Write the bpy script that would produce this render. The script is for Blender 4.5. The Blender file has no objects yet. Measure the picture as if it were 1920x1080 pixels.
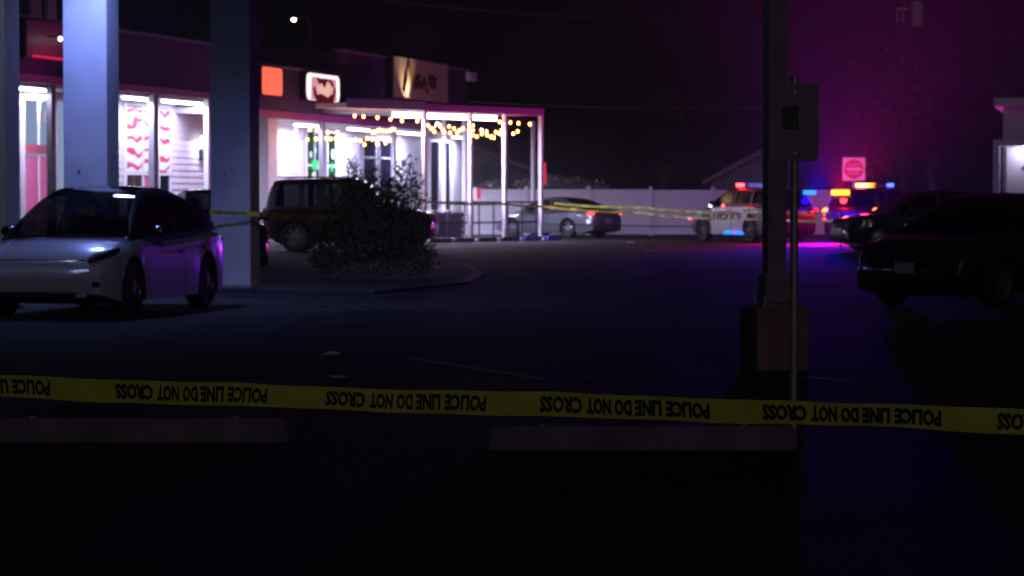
import bpy, bmesh, math, random
from mathutils import Vector, Matrix, Euler
random.seed(7)
R = math.radians
sc = bpy.context.scene
COL = sc.collection

# ---------------------------------------------------------------- camera
FPX, HC = 5000.0, 1.55
PITCH = math.atan(175 / FPX)
cam_d = bpy.data.cameras.new('camera'); cam = bpy.data.objects.new('camera', cam_d); COL.objects.link(cam)
cam.location = (0, 0, HC); cam.rotation_euler = (math.pi / 2 - PITCH, 0, 0)
cam_d.sensor_width = 36; cam_d.lens = FPX / 1920 * 36
cam_d.clip_start = 0.1; cam_d.clip_end = 2000
cam_d.dof.use_dof = True; cam_d.dof.focus_distance = 8.7; cam_d.dof.aperture_fstop = 9.5
sc.camera = cam

# ---------------------------------------------------------------- world: night sky
world = bpy.data.worlds.new('World'); sc.world = world; world.use_nodes = True
nt = world.node_tree; bg = nt.nodes['Background']
sky = nt.nodes.new('ShaderNodeTexSky'); sky.sky_type = 'NISHITA'; sky.sun_disc = False
SUN_EL, SUN_AZ = R(22), R(170)
sky.sun_elevation = SUN_EL; sky.sun_rotation = SUN_AZ
tint = nt.nodes.new('ShaderNodeMixRGB'); tint.blend_type = 'MULTIPLY'; tint.inputs[0].default_value = 1
tint.inputs[2].default_value = (0.5, 0.42, 1.0, 1)
nt.links.new(sky.outputs[0], tint.inputs[1]); nt.links.new(tint.outputs[0], bg.inputs[0])
bg.inputs[1].default_value = 0.0002
# faint light of the night (moon / street glow) from behind the camera
sl = bpy.data.lights.new('moon_light', 'SUN'); sl.energy = 0.09; sl.angle = R(3); sl.color = (0.97, 0.88, 0.97)
so = bpy.data.objects.new('moon_light', sl); COL.objects.link(so)
sdir = Vector((math.sin(SUN_AZ) * math.cos(SUN_EL), math.cos(SUN_AZ) * math.cos(SUN_EL), math.sin(SUN_EL)))
so.rotation_euler = sdir.to_track_quat('Z', 'Y').to_euler(); so.location = (0, -20, 12)
sc.view_settings.view_transform = 'Standard'; sc.view_settings.look = 'None'
sc.view_settings.exposure = 0; sc.view_settings.gamma = 1; sc.view_settings.use_curve_mapping = False
sc.render.engine = 'CYCLES'
sc.cycles.use_denoising = True
sc.cycles.max_bounces = 6; sc.cycles.volume_bounces = 0; sc.cycles.transparent_max_bounces = 12
sc.cycles.sample_clamp_indirect = 4

# ---------------------------------------------------------------- rays of the survey
def ray(px, py):
    v = Vector(((px - 960) / FPX, (540 - py) / FPX, -1))
    return (cam.rotation_euler.to_matrix() @ v)
def at(px, py, Y):
    d = ray(px, py); return Vector((0, 0, HC)) + d * (Y / d.y)
def xat(px, Y): return at(px, 365, Y).x
def zat(py, Y): return at(960, py, Y).z
def ground(px, py):
    d = ray(px, py); return Vector((0, 0, HC)) + d * (-HC / d.z)

# ---------------------------------------------------------------- materials
MATS = {}
def mat(name, col, rough=0.6, metal=0.0, noise=0.0, nscale=8.0, emit=None, estr=0.0, bump=0.0, spec=0.5, coat=0.0):
    if name in MATS: return MATS[name]
    m = bpy.data.materials.new(name); m.use_nodes = True; MATS[name] = m
    t = m.node_tree; p = t.nodes['Principled BSDF']
    p.inputs['Base Color'].default_value = (*col, 1); p.inputs['Roughness'].default_value = rough
    p.inputs['Metallic'].default_value = metal; p.inputs['Specular IOR Level'].default_value = spec
    p.inputs['Coat Weight'].default_value = coat; p.inputs['Coat Roughness'].default_value = 0.12
    if emit: p.inputs['Emission Color'].default_value = (*emit, 1); p.inputs['Emission Strength'].default_value = estr
    if noise or bump:
        tc = t.nodes.new('ShaderNodeTexCoord'); n = t.nodes.new('ShaderNodeTexNoise')
        n.inputs['Scale'].default_value = nscale; n.inputs['Detail'].default_value = 6
        t.links.new(tc.outputs['Object'], n.inputs['Vector'])
        if noise:
            cr = t.nodes.new('ShaderNodeMapRange'); cr.inputs[1].default_value = 0.3; cr.inputs[2].default_value = 0.7
            cr.inputs[3].default_value = 1 - noise; cr.inputs[4].default_value = 1 + noise
            t.links.new(n.outputs[0], cr.inputs[0])
            mx = t.nodes.new('ShaderNodeVectorMath'); mx.operation = 'SCALE'; mx.inputs[0].default_value = col
            t.links.new(cr.outputs[0], mx.inputs['Scale']); t.links.new(mx.outputs[0], p.inputs['Base Color'])
            rr = t.nodes.new('ShaderNodeMapRange'); rr.inputs[3].default_value = max(rough - .12, 0.02); rr.inputs[4].default_value = min(rough + .12, 1)
            t.links.new(n.outputs[0], rr.inputs[0]); t.links.new(rr.outputs[0], p.inputs['Roughness'])
        if bump:
            b = t.nodes.new('ShaderNodeBump'); b.inputs['Strength'].default_value = bump; b.inputs['Distance'].default_value = 0.02
            t.links.new(n.outputs[0], b.inputs['Height']); t.links.new(b.outputs[0], p.inputs['Normal'])
    return m
def glow(name, col, s):
    if name in MATS: return MATS[name]
    m = bpy.data.materials.new(name); m.use_nodes = True; MATS[name] = m
    t = m.node_tree; p = t.nodes['Principled BSDF']; p.inputs['Base Color'].default_value = (0.004, 0.004, 0.004, 1); p.inputs['Specular IOR Level'].default_value = 0
    p.inputs['Emission Color'].default_value = (*col, 1); p.inputs['Emission Strength'].default_value = s
    return m
def car_glass(name='car_glass', tintc=(0.10, 0.11, 0.12)):
    if name in MATS: return MATS[name]
    m = bpy.data.materials.new(name); m.use_nodes = True; MATS[name] = m
    t = m.node_tree; t.nodes.clear()
    o = t.nodes.new('ShaderNodeOutputMaterial'); mx = t.nodes.new('ShaderNodeMixShader')
    tr = t.nodes.new('ShaderNodeBsdfTransparent'); tr.inputs[0].default_value = (*tintc, 1)
    g = t.nodes.new('ShaderNodeBsdfGlossy'); g.inputs['Roughness'].default_value = 0.03; g.inputs[0].default_value = (.4, .4, .4, 1) if name == 'dark_police_glass' else (.8, .8, .8, 1)
    f = t.nodes.new('ShaderNodeFresnel'); f.inputs[0].default_value = 1.5
    ge = t.nodes.new('ShaderNodeNewGeometry'); sb = t.nodes.new('ShaderNodeMath'); sb.operation = 'SUBTRACT'; sb.inputs[0].default_value = 1; sb.use_clamp = True
    ml = t.nodes.new('ShaderNodeMath'); ml.operation = 'MULTIPLY'
    t.links.new(ge.outputs['Backfacing'], sb.inputs[1]); t.links.new(sb.outputs[0], ml.inputs[0]); t.links.new(f.outputs[0], ml.inputs[1])
    t.links.new(ml.outputs[0], mx.inputs[0]); t.links.new(tr.outputs[0], mx.inputs[1]); t.links.new(g.outputs[0], mx.inputs[2])
    t.links.new(mx.outputs[0], o.inputs[0]); return m

def asphalt():
    m = bpy.data.materials.new('asphalt'); m.use_nodes = True; t = m.node_tree; p = t.nodes['Principled BSDF']
    tc = t.nodes.new('ShaderNodeTexCoord')
    n1 = t.nodes.new('ShaderNodeTexNoise'); n1.inputs['Scale'].default_value = 0.25; n1.inputs['Detail'].default_value = 5
    n2 = t.nodes.new('ShaderNodeTexNoise'); n2.inputs['Scale'].default_value = 45; n2.inputs['Detail'].default_value = 3
    vo = t.nodes.new('ShaderNodeTexVoronoi'); vo.feature = 'DISTANCE_TO_EDGE'; vo.inputs['Scale'].default_value = 0.22
    dn = t.nodes.new('ShaderNodeTexNoise'); dn.inputs['Scale'].default_value = 1.2
    ad = t.nodes.new('ShaderNodeVectorMath'); ad.operation = 'ADD'
    for n in (n1, n2, dn): t.links.new(tc.outputs['Object'], n.inputs['Vector'])
    t.links.new(tc.outputs['Object'], ad.inputs[0]); t.links.new(dn.outputs['Color'], ad.inputs[1]); t.links.new(ad.outputs[0], vo.inputs['Vector'])
    r1 = t.nodes.new('ShaderNodeValToRGB'); r1.color_ramp.elements[0].position = .3; r1.color_ramp.elements[0].color = (.028, .027, .028, 1)
    r1.color_ramp.elements[1].position = .72; r1.color_ramp.elements[1].color = (.066, .063, .062, 1)
    t.links.new(n1.outputs[0], r1.inputs[0])
    r2 = t.nodes.new('ShaderNodeMapRange'); r2.inputs[1].default_value = .3; r2.inputs[2].default_value = .7; r2.inputs[3].default_value = .55; r2.inputs[4].default_value = 1.45
    t.links.new(n2.outputs[0], r2.inputs[0])
    cr = t.nodes.new('ShaderNodeMapRange'); cr.inputs[1].default_value = 0.0; cr.inputs[2].default_value = .006; cr.inputs[3].default_value = .35; cr.inputs[4].default_value = 1
    t.links.new(vo.outputs['Distance'], cr.inputs[0])
    mu = t.nodes.new('ShaderNodeMath'); mu.operation = 'MULTIPLY'; t.links.new(r2.outputs[0], mu.inputs[0]); t.links.new(cr.outputs[0], mu.inputs[1])
    s = t.nodes.new('ShaderNodeVectorMath'); s.operation = 'SCALE'; t.links.new(r1.outputs[0], s.inputs[0]); t.links.new(mu.outputs[0], s.inputs['Scale'])
    t.links.new(s.outputs[0], p.inputs['Base Color'])
    rr = t.nodes.new('ShaderNodeMapRange'); rr.inputs[1].default_value = .3; rr.inputs[2].default_value = .7; rr.inputs[3].default_value = .75; rr.inputs[4].default_value = .95; p.inputs['Specular IOR Level'].default_value = .05
    t.links.new(n1.outputs[0], rr.inputs[0]); t.links.new(rr.outputs[0], p.inputs['Roughness'])
    b = t.nodes.new('ShaderNodeBump'); b.inputs['Strength'].default_value = .6; b.inputs['Distance'].default_value = .01
    t.links.new(n2.outputs[0], b.inputs['Height']); t.links.new(b.outputs[0], p.inputs['Normal'])
    MATS['asphalt'] = m; return m

def poster_mat():
    """white printed shop film with red swirls; backlit by the shop"""
    m = bpy.data.materials.new('swirl_poster'); m.use_nodes = True; t = m.node_tree; p = t.nodes['Principled BSDF']
    tc = t.nodes.new('ShaderNodeTexCoord'); w = t.nodes.new('ShaderNodeTexWave'); w.bands_direction = 'Z'
    w.inputs['Scale'].default_value = 0.85; w.inputs['Distortion'].default_value = 9; w.inputs['Detail'].default_value = 1.5; w.inputs['Detail Scale'].default_value = 1.1
    t.links.new(tc.outputs['Object'], w.inputs[0])
    r = t.nodes.new('ShaderNodeValToRGB'); r.color_ramp.elements[0].position = .62; r.color_ramp.elements[0].color = (.55, .6, .72, 1)
    r.color_ramp.elements[1].position = .82; r.color_ramp.elements[1].color = (.42, .02, .06, 1)
    t.links.new(w.outputs[1], r.inputs[0]); t.links.new(r.outputs[0], p.inputs['Base Color']); t.links.new(r.outputs[0], p.inputs['Emission Color'])
    p.inputs['Emission Strength'].default_value = .4; p.inputs['Roughness'].default_value = .5
    return m

M = dict(
    asphalt=asphalt(), poster=poster_mat(), glass=car_glass(), shop_glass=car_glass('shop_glass', (0.75, 0.8, 0.85)),
    concrete=mat('concrete', (.30, .29, .28), .85, noise=.25, nscale=6, bump=.4),
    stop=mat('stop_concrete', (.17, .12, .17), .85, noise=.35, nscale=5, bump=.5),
    column=mat('column_stucco', (.60, .60, .63), .8, noise=.13, nscale=1.6, bump=.4),
    tape=mat('tape_yellow', (.68, .65, .09), .4, noise=.06, nscale=9),
    tapeink=mat('tape_ink', (.012, .012, .012), .45),
    siding=mat('white_siding', (.66, .62, .68), .55, noise=.06, nscale=3),
    white=mat('white_trim', (.74, .73, .76), .5, noise=.05, nscale=5),
    facade=mat('maroon_facade', (.085, .045, .14), .8, noise=.2, nscale=1.2, bump=.2),
    magenta=mat('magenta_fascia', (.40, .05, .33), .5, noise=.1, nscale=3),
    greyfas=mat('grey_fascia', (.24, .24, .28), .6, noise=.1, nscale=3),
    roof=mat('roof_membrane', (.08, .08, .09), .9, noise=.2),
    dark=mat('black_metal', (.02, .02, .022), .45),
    pole=mat('bronze_pole', (.24, .16, .24), .5, noise=.2, nscale=4),
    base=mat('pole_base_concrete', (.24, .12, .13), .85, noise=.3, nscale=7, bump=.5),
    steel=mat('galvanised_steel', (.5, .48, .52), .45, .6, noise=.15, nscale=20),
    vinyl=mat('white_vinyl', (.62, .60, .66), .45, noise=.05, nscale=2),
    tubegl=glow('tube_glow', (.93, .93, 1.0), 9), ledgl=glow('canopy_lens', (.6, .72, 1.0), 12),
    bulb=glow('bulb_glow', (1.0, .30, .06), 30), streetgl=glow('street_lens', (1.0, .82, .55), 60),
    bluedim=glow('blue_dim', (.16, .12, .6), .9), redflash=glow('red_flash', (1.0, .24, .004), 7), redhot=glow('red_flash_core', (1.0, .42, .12), 8), redlamp=glow('red_lamp', (1.0, .07, .10), 6),
    blueflash=glow('blue_flash', (.002, .26, 1.0), 1.9), bluelamp=glow('blue_lamp', (.06, .10, 1.0), 5), whiteflash=glow('white_flash', (.5, .55, 1.0), 6),
    taillamp=glow('tail_glow', (1.0, .05, .06), 4), tailhot=glow('tail_glow_orange', (1.0, .16, .02), 7),
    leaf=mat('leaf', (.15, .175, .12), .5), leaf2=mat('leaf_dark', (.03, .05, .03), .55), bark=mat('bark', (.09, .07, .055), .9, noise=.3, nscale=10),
    mulch=mat('mulch', (.055, .045, .04), .95, noise=.5, nscale=14, bump=1),
    paint=mat('worn_line_paint', (.22, .21, .20), .75, noise=.5, nscale=3),
    tyre=mat('tyre_rubber', (.018, .018, .018), .8), rim=mat('alloy', (.45, .45, .48), .3, .9), chrome=mat('chrome', (.7, .7, .72), .12, 1),
    trim=mat('black_trim', (.015, .015, .016), .5), seat=mat('seat_dark', (.03, .03, .03), .7), seatw=mat('seat_pale', (.5, .52, .54), .6),
    lens=mat('lamp_lens', (.65, .68, .72), .08, .5), redlens=mat('tail_lens', (.25, .01, .01), .15),
    plate=mat('plate', (.28, .26, .32), .4), shop=glow('shop_interior', (.62, .72, 1.0), .75), shopshelf=mat('shop_shelf', (.25, .28, .35), .6),
    green=glow('green_interior', (.02, .22, .05), .8), neon=glow('green_neon', (.1, 1.0, .35), 1.1), darkroom=mat('dark_glass', (.03, .02, .045), .12),
    signred=glow('red_signbox', (1.0, .14, .08), 1.3), signwhite=glow('white_signbox', (1.0, .86, .86), 1.5), emblem=glow('emblem_red', (.20, .01, .03), .5),
    emblem2=glow('emblem_peach', (1.0, .58, .45), .9), sand=mat('sand_signface', (.62, .50, .36), .6, noise=.1, nscale=3), brown=mat('brown_script', (.09, .035, .02), .6),
    maroonbox=mat('maroon_signbox', (.22, .02, .07), .5, noise=.15), redstrip=glow('red_neon_strip', (1.0, .02, .10), .7),
    purpleplanter=mat('planter_wood', (.16, .12, .19), .8, noise=.3, nscale=5), stopblue=mat('blue_kerb_paint', (.06, .05, .34), .6, noise=.3, nscale=5),
    kerbdark=mat('dark_kerb', (.05, .045, .055), .8, noise=.3), signred2=mat('traffic_red', (.55, .02, .03), .4), signw=mat('traffic_white', (.8, .8, .8), .4),
    wire=mat('wire', (.16, .13, .15), .7), house=mat('house_siding', (.20, .18, .24), .8, noise=.1), shingle=mat('shingles', (.05, .045, .05), .9, noise=.3, nscale=6),
    transformer=mat('transformer_grey', (.42, .38, .44), .6, noise=.15), litter=mat('litter_paper', (.7, .7, .75), .3), litterglass=mat('litter_foil', (.8, .8, .85), .35, 1.0),
)

# ---------------------------------------------------------------- helpers
class MB:
    def __init__(s): s.v = []; s.f = []; s.m = []
    def add(s, vs, fs, mi=0):
        b = len(s.v); s.v += [tuple(v) for v in vs]; s.f += [tuple(i + b for i in f) for f in fs]; s.m += [mi] * len(fs)
    def box(s, c, d, rz=0, mi=0, bev=0.0):
        x, y, z = d[0] / 2, d[1] / 2, d[2] / 2
        if bev:
            bm = bmesh.new(); bmesh.ops.create_cube(bm, size=1)
            for v in bm.verts: v.co = Vector((v.co.x * d[0], v.co.y * d[1], v.co.z * d[2]))
            bmesh.ops.bevel(bm, geom=list(bm.edges), offset=bev, segments=2, profile=.6, affect='EDGES')
            vs = [v.co.copy() for v in bm.verts]; fs = [[v.index for v in f.verts] for f in bm.faces]; bm.free()
        else:
            vs = [Vector((a, b, e)) for a in (-x, x) for b in (-y, y) for e in (-z, z)]
            fs = [(0, 1, 3, 2), (4, 6, 7, 5), (0, 4, 5, 1), (2, 3, 7, 6), (0, 2, 6, 4), (1, 5, 7, 3)]
        Mx = Matrix.Rotation(rz, 3, 'Z'); s.add([Mx @ v + Vector(c) for v in vs], fs, mi); return s
    def bb(s, x0, x1, y0, y1, z0, z1, mi=0, bev=0.0):
        return s.box(((x0 + x1) / 2, (y0 + y1) / 2, (z0 + z1) / 2), (abs(x1 - x0), abs(y1 - y0), abs(z1 - z0)), 0, mi, bev)
    def tube(s, pts, r, n=8, mi=0, cap=True):
        pts = [Vector(p) for p in pts]; rs = r if isinstance(r, (list, tuple)) else [r] * len(pts); vs = []
        for i, p in enumerate(pts):
            d = (pts[min(i + 1, len(pts) - 1)] - pts[max(i - 1, 0)]).normalized()
            a = d.orthogonal().normalized() if abs(d.z) > .9 else d.cross(Vector((0, 0, 1))).normalized()
            b = d.cross(a)
            vs += [p + (a * math.cos(2 * math.pi * k / n) + b * math.sin(2 * math.pi * k / n)) * rs[i] for k in range(n)]
        fs = [(i * n + k, i * n + (k + 1) % n, (i + 1) * n + (k + 1) % n, (i + 1) * n + k) for i in range(len(pts) - 1) for k in range(n)]
        if cap: fs += [tuple(range(n - 1, -1, -1)), tuple(range((len(pts) - 1) * n, len(pts) * n))]
        s.add(vs, fs, mi); return s
    def lathe_y(s, prof, n=32, c=(0, 0, 0), mi=0):
        """profile (radius, y) spun about the y axis"""
        vs = [(c[0] + r * math.cos(2 * math.pi * k / n), c[1] + y, c[2] + r * math.sin(2 * math.pi * k / n)) for r, y in prof for k in range(n)]
        fs = [(i * n + k, i * n + (k + 1) % n, (i + 1) * n + (k + 1) % n, (i + 1) * n + k) for i in range(len(prof) - 1) for k in range(n)]
        s.add(vs, fs, mi); return s
    def ball(s, c, r, nu=10, nv=6, mi=0, rot=None):
        r = r if isinstance(r, (tuple, list)) else (r, r, r); vs = []
        for j in range(nv + 1):
            t = math.pi * j / nv
            for k in range(nu):
                a = 2 * math.pi * k / nu; v = Vector((r[0] * math.sin(t) * math.cos(a), r[1] * math.sin(t) * math.sin(a), r[2] * math.cos(t)))
                if rot: v = rot @ v
                vs.append(v + Vector(c))
        fs = [(j * nu + k, (j + 1) * nu + k, (j + 1) * nu + (k + 1) % nu, j * nu + (k + 1) % nu) for j in range(nv) for k in range(nu)]
        s.add(vs, fs, mi); return s
    def build(s, name, mats, parent=None, smooth=None, fix=True):
        me = bpy.data.meshes.new(name); me.from_pydata(s.v, [], s.f)
        for m in (mats if isinstance(mats, (list, tuple)) else [mats]): me.materials.append(m)
        for p, i in zip(me.polygons, s.m): p.material_index = i
        if fix:
            bm = bmesh.new(); bm.from_mesh(me); bmesh.ops.remove_doubles(bm, verts=bm.verts, dist=1e-5)
            bmesh.ops.recalc_face_normals(bm, faces=bm.faces); bm.to_mesh(me); bm.free()
        me.update()
        if smooth is not None:
            for p in me.polygons: p.use_smooth = True
            me.set_sharp_from_angle(angle=R(smooth))
        o = bpy.data.objects.new(name, me); COL.objects.link(o)
        if parent: o.parent = parent
        return o
def thing(name, label, cat, loc=(0, 0, 0), rz=0, group=None):
    o = bpy.data.objects.new(name, None); COL.objects.link(o); o.location = loc; o.rotation_euler = (0, 0, rz)
    o.empty_display_size = .2; o['label'] = label; o['category'] = cat
    if group: o['group'] = group
    return o
def tag(o, label, cat, group=None):
    o['label'] = label; o['category'] = cat
    if group: o['group'] = group
    return o
def struct(o): o['kind'] = 'structure'; return o
def copy_tree(o, parent=None):
    c = o.copy(); COL.objects.link(c)
    if parent: c.parent = parent
    for ch in o.children: copy_tree(ch, c)
    return c
def lamp(name, kind, loc, power, col, parent=None, size=.1, rot=(0, 0, 0), sy=None, spot=None, blend=.5):
    l = bpy.data.lights.new(name, kind); l.energy = power; l.color = col
    if kind == 'AREA':
        l.size = size
        if sy: l.shape = 'RECTANGLE'; l.size_y = sy
    else: l.shadow_soft_size = size
    if spot: l.spot_size = spot; l.spot_blend = blend
    o = bpy.data.objects.new(name, l); COL.objects.link(o); o.location = loc; o.rotation_euler = rot
    if parent: o.parent = parent
    return o
_tc = {}
def text_geo(txt, bold=.02, res=2):
    key = (txt, bold, res)
    if key in _tc: return _tc[key]
    cu = bpy.data.curves.new('t', 'FONT'); cu.body = txt; cu.size = 1; cu.offset = bold; cu.resolution_u = res
    o = bpy.data.objects.new('t', cu); COL.objects.link(o); bpy.context.view_layer.update()
    me = o.to_mesh(); vs = [v.co.copy() for v in me.vertices]; fs = [tuple(p.vertices) for p in me.polygons]
    o.to_mesh_clear(); bpy.data.objects.remove(o); bpy.data.curves.remove(cu)
    x0 = min(v.x for v in vs); x1 = max(v.x for v in vs); y0 = min(v.y for v in vs); y1 = max(v.y for v in vs)
    vs = [((v.x - x0) / (x1 - x0), (v.y - y0) / (y1 - y0)) for v in vs]     # unit box
    _tc[key] = (vs, fs); return _tc[key]

# ================================================================ SETTING: ground
g = MB(); g.add([(-150, -40, 0), (150, -40, 0), (150, 240, 0), (-150, 240, 0)], [(0, 1, 2, 3)])
struct(g.build('parking_lot', M['asphalt'], fix=False))

# island with kerb that the shrub grows in
isl = [ground(480, 547), ground(700, 552), ground(880, 532), ground(905, 515), ground(880, 500), ground(700, 492), ground(500, 498), ground(440, 520)]
cen = sum(isl, Vector()) / len(isl)
k = MB(); n = len(isl)
inner = [cen + (p - cen) * .93 for p in isl]
for i in range(n):
    a, b, c, d = isl[i], isl[(i + 1) % n], inner[(i + 1) % n], inner[i]
    up = Vector((0, 0, .045))
    k.add([a, b, c, d, a + up, b + up, c + up, d + up], [(4, 5, 6, 7), (0, 1, 5, 4), (2, 3, 7, 6)])
struct(k.build('island_kerb', M['kerbdark']))
k = MB(); k.add([p + Vector((0, 0, .035)) for p in inner], [tuple(range(n))]); struct(k.build('planting_bed', M['mulch']))

# worn painted bay lines
def stripe(p, q, w, name='bay_line'):
    p, q = Vector((p.x, p.y, .004)), Vector((q.x, q.y, .004)); t = (q - p).normalized(); nn = Vector((-t.y, t.x, 0)) * w / 2
    m = MB(); m.add([p - nn, q - nn, q + nn, p + nn], [(0, 1, 2, 3)]); return struct(m.build(name, M['paint'], fix=False))
stripe(ground(770, 672), ground(1020, 712), .1)
stripe(ground(1500, 706), ground(1600, 716), .1)
stripe(ground(1497, 529), ground(1640, 522), .1)
stripe(ground(480, 583), ground(900, 579), .1)

# ================================================================ foreground: wheel stops
def wheel_stop(px0, px1, Y, label):
    x0, x1 = xat(px0, Y), xat(px1, Y)
    prof = [(-.085, 0), (-.085, .05), (-.055, .145), (.055, .145), (.085, .05), (.085, 0)]
    t = thing('wheel_stop', label, 'wheel stop', ((x0 + x1) / 2, Y, 0), 0, 'wheel stops in the foreground')
    L = x1 - x0; m = MB(); vs = []
    xs = [-L / 2, -L / 2 + .03] + [-L / 2 + .03 + (L - .06) * i / 12 for i in range(1, 12)] + [L / 2 - .03, L / 2]
    for i, x in enumerate(xs):
        e = .86 if i in (0, len(xs) - 1) else 1
        vs += [(x, y * e + random.uniform(-.002, .002), z * e + (random.uniform(-.003, .003) if z > .01 else 0)) for y, z in prof]
    q = len(prof); fs = [(i * q + j, i * q + j + 1, (i + 1) * q + j + 1, (i + 1) * q + j) for i in range(len(xs) - 1) for j in range(q - 1)]
    fs += [tuple(range(q)), tuple(range((len(xs) - 1) * q, len(xs) * q))]
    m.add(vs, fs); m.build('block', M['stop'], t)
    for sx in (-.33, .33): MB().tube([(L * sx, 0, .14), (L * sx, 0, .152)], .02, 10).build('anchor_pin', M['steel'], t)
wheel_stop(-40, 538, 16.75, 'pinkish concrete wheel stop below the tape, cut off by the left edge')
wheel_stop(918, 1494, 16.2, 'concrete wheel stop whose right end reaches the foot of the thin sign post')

# ================================================================ foreground police tape
def tape_line(name, label, path, width, phase_px, period, txt_len, txt_h, flip=True, res=2, thick=.0008):
    """path(u) -> (centre, tangent); u in metres"""
    o_l = path['len']; f = path['f']
    t = thing(name, label, 'police tape', f(0), 0, 'police tapes')
    base = f(0); m = MB(); N = path.get('n', 120); vs = []
    def P(u, v, off=0):
        c = f(u); d = (f(u + .01) - f(u - .01)).normalized(); side = Vector((d.y, -d.x, 0)).normalized()
        twist = .22 * math.sin(u * 2.3 + 1) + .10 * math.sin(u * 7.9) ; up = (Vector((0, 0, 1)) - d * d.z).normalized()
        w = up * math.cos(twist) + side * math.sin(twist)
        wr_ = .0022 * math.sin(u * 23 + v * 40) + .0016 * math.sin(u * 61 - v * 90) + .005 * math.sin(u * 5.3) * math.sin(u * 1.7) + (.003 * abs(math.sin(u * 9.1 + v * 30)) if math.sin(u * 2.9 + .7) > .3 else 0)
        return c + w * v * (1 - .06 * max(0, math.sin(u * 3.7 + 2))) + side * (off + wr_) + Vector((0, 0, .0022 * math.sin(u * 6.1) + .0012 * math.sin(u * 17))) - base
    for i in range(N + 1):
        u = o_l * i / N
        vs += [P(u, (k / 4 - .5) * width) for k in range(5)]
    fs = [(i * 5 + k, i * 5 + k + 1, (i + 1) * 5 + k + 1, (i + 1) * 5 + k) for i in range(N) for k in range(4)]
    m.add(vs, fs); o = m.build('ribbon', M['tape'], t, smooth=60, fix=False)
    for u_start in phase_px:
        for word, a, b in (('POLICE', 0, .254), ('LINE', .282, .435), ('DO', .456, .554), ('NOT', .578, .721), ('CROSS', .749, 1.0)):
            x = MB(); tv, tf = text_geo(word, .042, res)
            # upside-down print: reading runs from right to left
            vv = [P(u_start - (a + (b - a) * tx) * txt_len, (.5 - ty) * txt_h, .004) for tx, ty in tv]
            if min(u_start - txt_len * b, 0) < -.3: continue
            x.add(vv, tf)
            if x.v: x.build('lettering', M['tapeink'], t, fix=False)
    return t
def tape_s(px): return 548 + .037 * px
pxs = [-160 + 20 * i for i in range(116)]
tp = [at(px, 724 + .0345 * px + 1.5 * math.sin(px / 300), FPX / tape_s(px)) for px in pxs]
cum = [0]
for a, b in zip(tp, tp[1:]): cum.append(cum[-1] + (b - a).length)
def fpath(u):
    u = max(min(u, cum[-1] - 1e-4), 0)
    import bisect
    i = min(bisect.bisect_right(cum, u) - 1, len(tp) - 2); t = (u - cum[i]) / (cum[i + 1] - cum[i]); return tp[i].lerp(tp[i + 1], t)
def u_of(px): i = (px + 160) / 20; j = int(i); return cum[j] + (cum[j + 1] - cum[j]) * (i - j)
tape_line('police_tape', 'yellow tape printed POLICE LINE DO NOT CROSS upside down, strung right across the foreground', dict(len=cum[-1], f=fpath, n=420),
          .0785, [u_of(p) for p in (95, 502, 913, 1331, 1765)] + [u_of(1765) + (u_of(1765) - u_of(1331))], .73, u_of(502) - u_of(216), .052)
# the last one starts beyond the frame, only its end shows

# ================================================================ lamp pole with square base, thin sign post
YB = 23.6; xb = xat(1452, YB)
t = thing('lamp_pole', 'tall dark square lamp pole on a brown concrete plinth at right of centre', 'lamp pole', (xb, YB, 0), R(14))
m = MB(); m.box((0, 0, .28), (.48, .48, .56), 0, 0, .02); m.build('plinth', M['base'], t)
m = MB(); m.box((0, 0, .575), (.34, .34, .03)); m.build('base_plate', M['pole'], t)
m = MB(); m.box((0, 0, .72), (.23, .23, .26), 0, 0, .02); m.build('base_cover', M['pole'], t)
for a in (-.135, .135):
    for b in (-.135, .135): MB().tube([(a, b, .56), (a, b, .66)], .015, 8).build('anchor_bolt', M['steel'], t)
m = MB(); m.box((0, 0, 4.4), (.175, .175, 7.2), 0, 0, .015); m.build('shaft', M['pole'], t)
m = MB(); m.bb(-.1, .9, -.2, .2, 8.0, 8.14); m.build('lamp_head', M['dark'], t)

YS = 16.7; xs_ = xat(1489, YS)
t = thing('sign_post', 'thin galvanised post carrying a parking sign, in front of the lamp pole', 'sign post', (xs_, YS, 0), 0)
MB().tube([(0, 0, 0), (0, 0, 2.27)], .026, 14).build('post', M['steel'], t, smooth=40)
MB().ball((0, 0, 2.275), (.03, .03, .018), 12, 6).build('cap', M['steel'], t, smooth=60)
def rrect(w, h, r, n=5):
    return [(sx * (w / 2 - r) + r * math.cos(a), sz * (h / 2 - r) + r * math.sin(a)) for sx, sz, a0 in ((1, 1, 0), (-1, 1, 90), (-1, -1, 180), (1, -1, 270)) for a in [R(a0 + 90 * i / n) for i in range(n + 1)]]
def plate(w, h, r, c, th=.004):
    m = MB(); pr = rrect(w, h, r); q = len(pr)
    m.add([(c[0] + x, c[1], c[2] + z) for x, z in pr] + [(c[0] + x, c[1] + th, c[2] + z) for x, z in pr],
          [tuple(range(q)), tuple(range(2 * q - 1, q - 1, -1))] + [(i, (i + 1) % q, q + (i + 1) % q, q + i) for i in range(q)]); return m
signm = mat('weathered_sign', (.20, .15, .24), .5, noise=.15, nscale=6)
plate(.30, .48, .03, (-.0, -.032, 2.0)).build('sign_plate', signm, t)
plate(.105, .145, .004, (-.03, -.0345, 2.03), .002).build('dark_square', M['trim'], t)
m = MB()
for z in (2.19, 1.81): m.tube([(0, -.038, z), (0, .03, z)], .008, 8)
for i, z in enumerate((2.19, 1.81)): MB().tube([(0, -.04, z), (0, .03, z)], .009, 8).build('sign_bolt', M['steel'], t)

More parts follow.
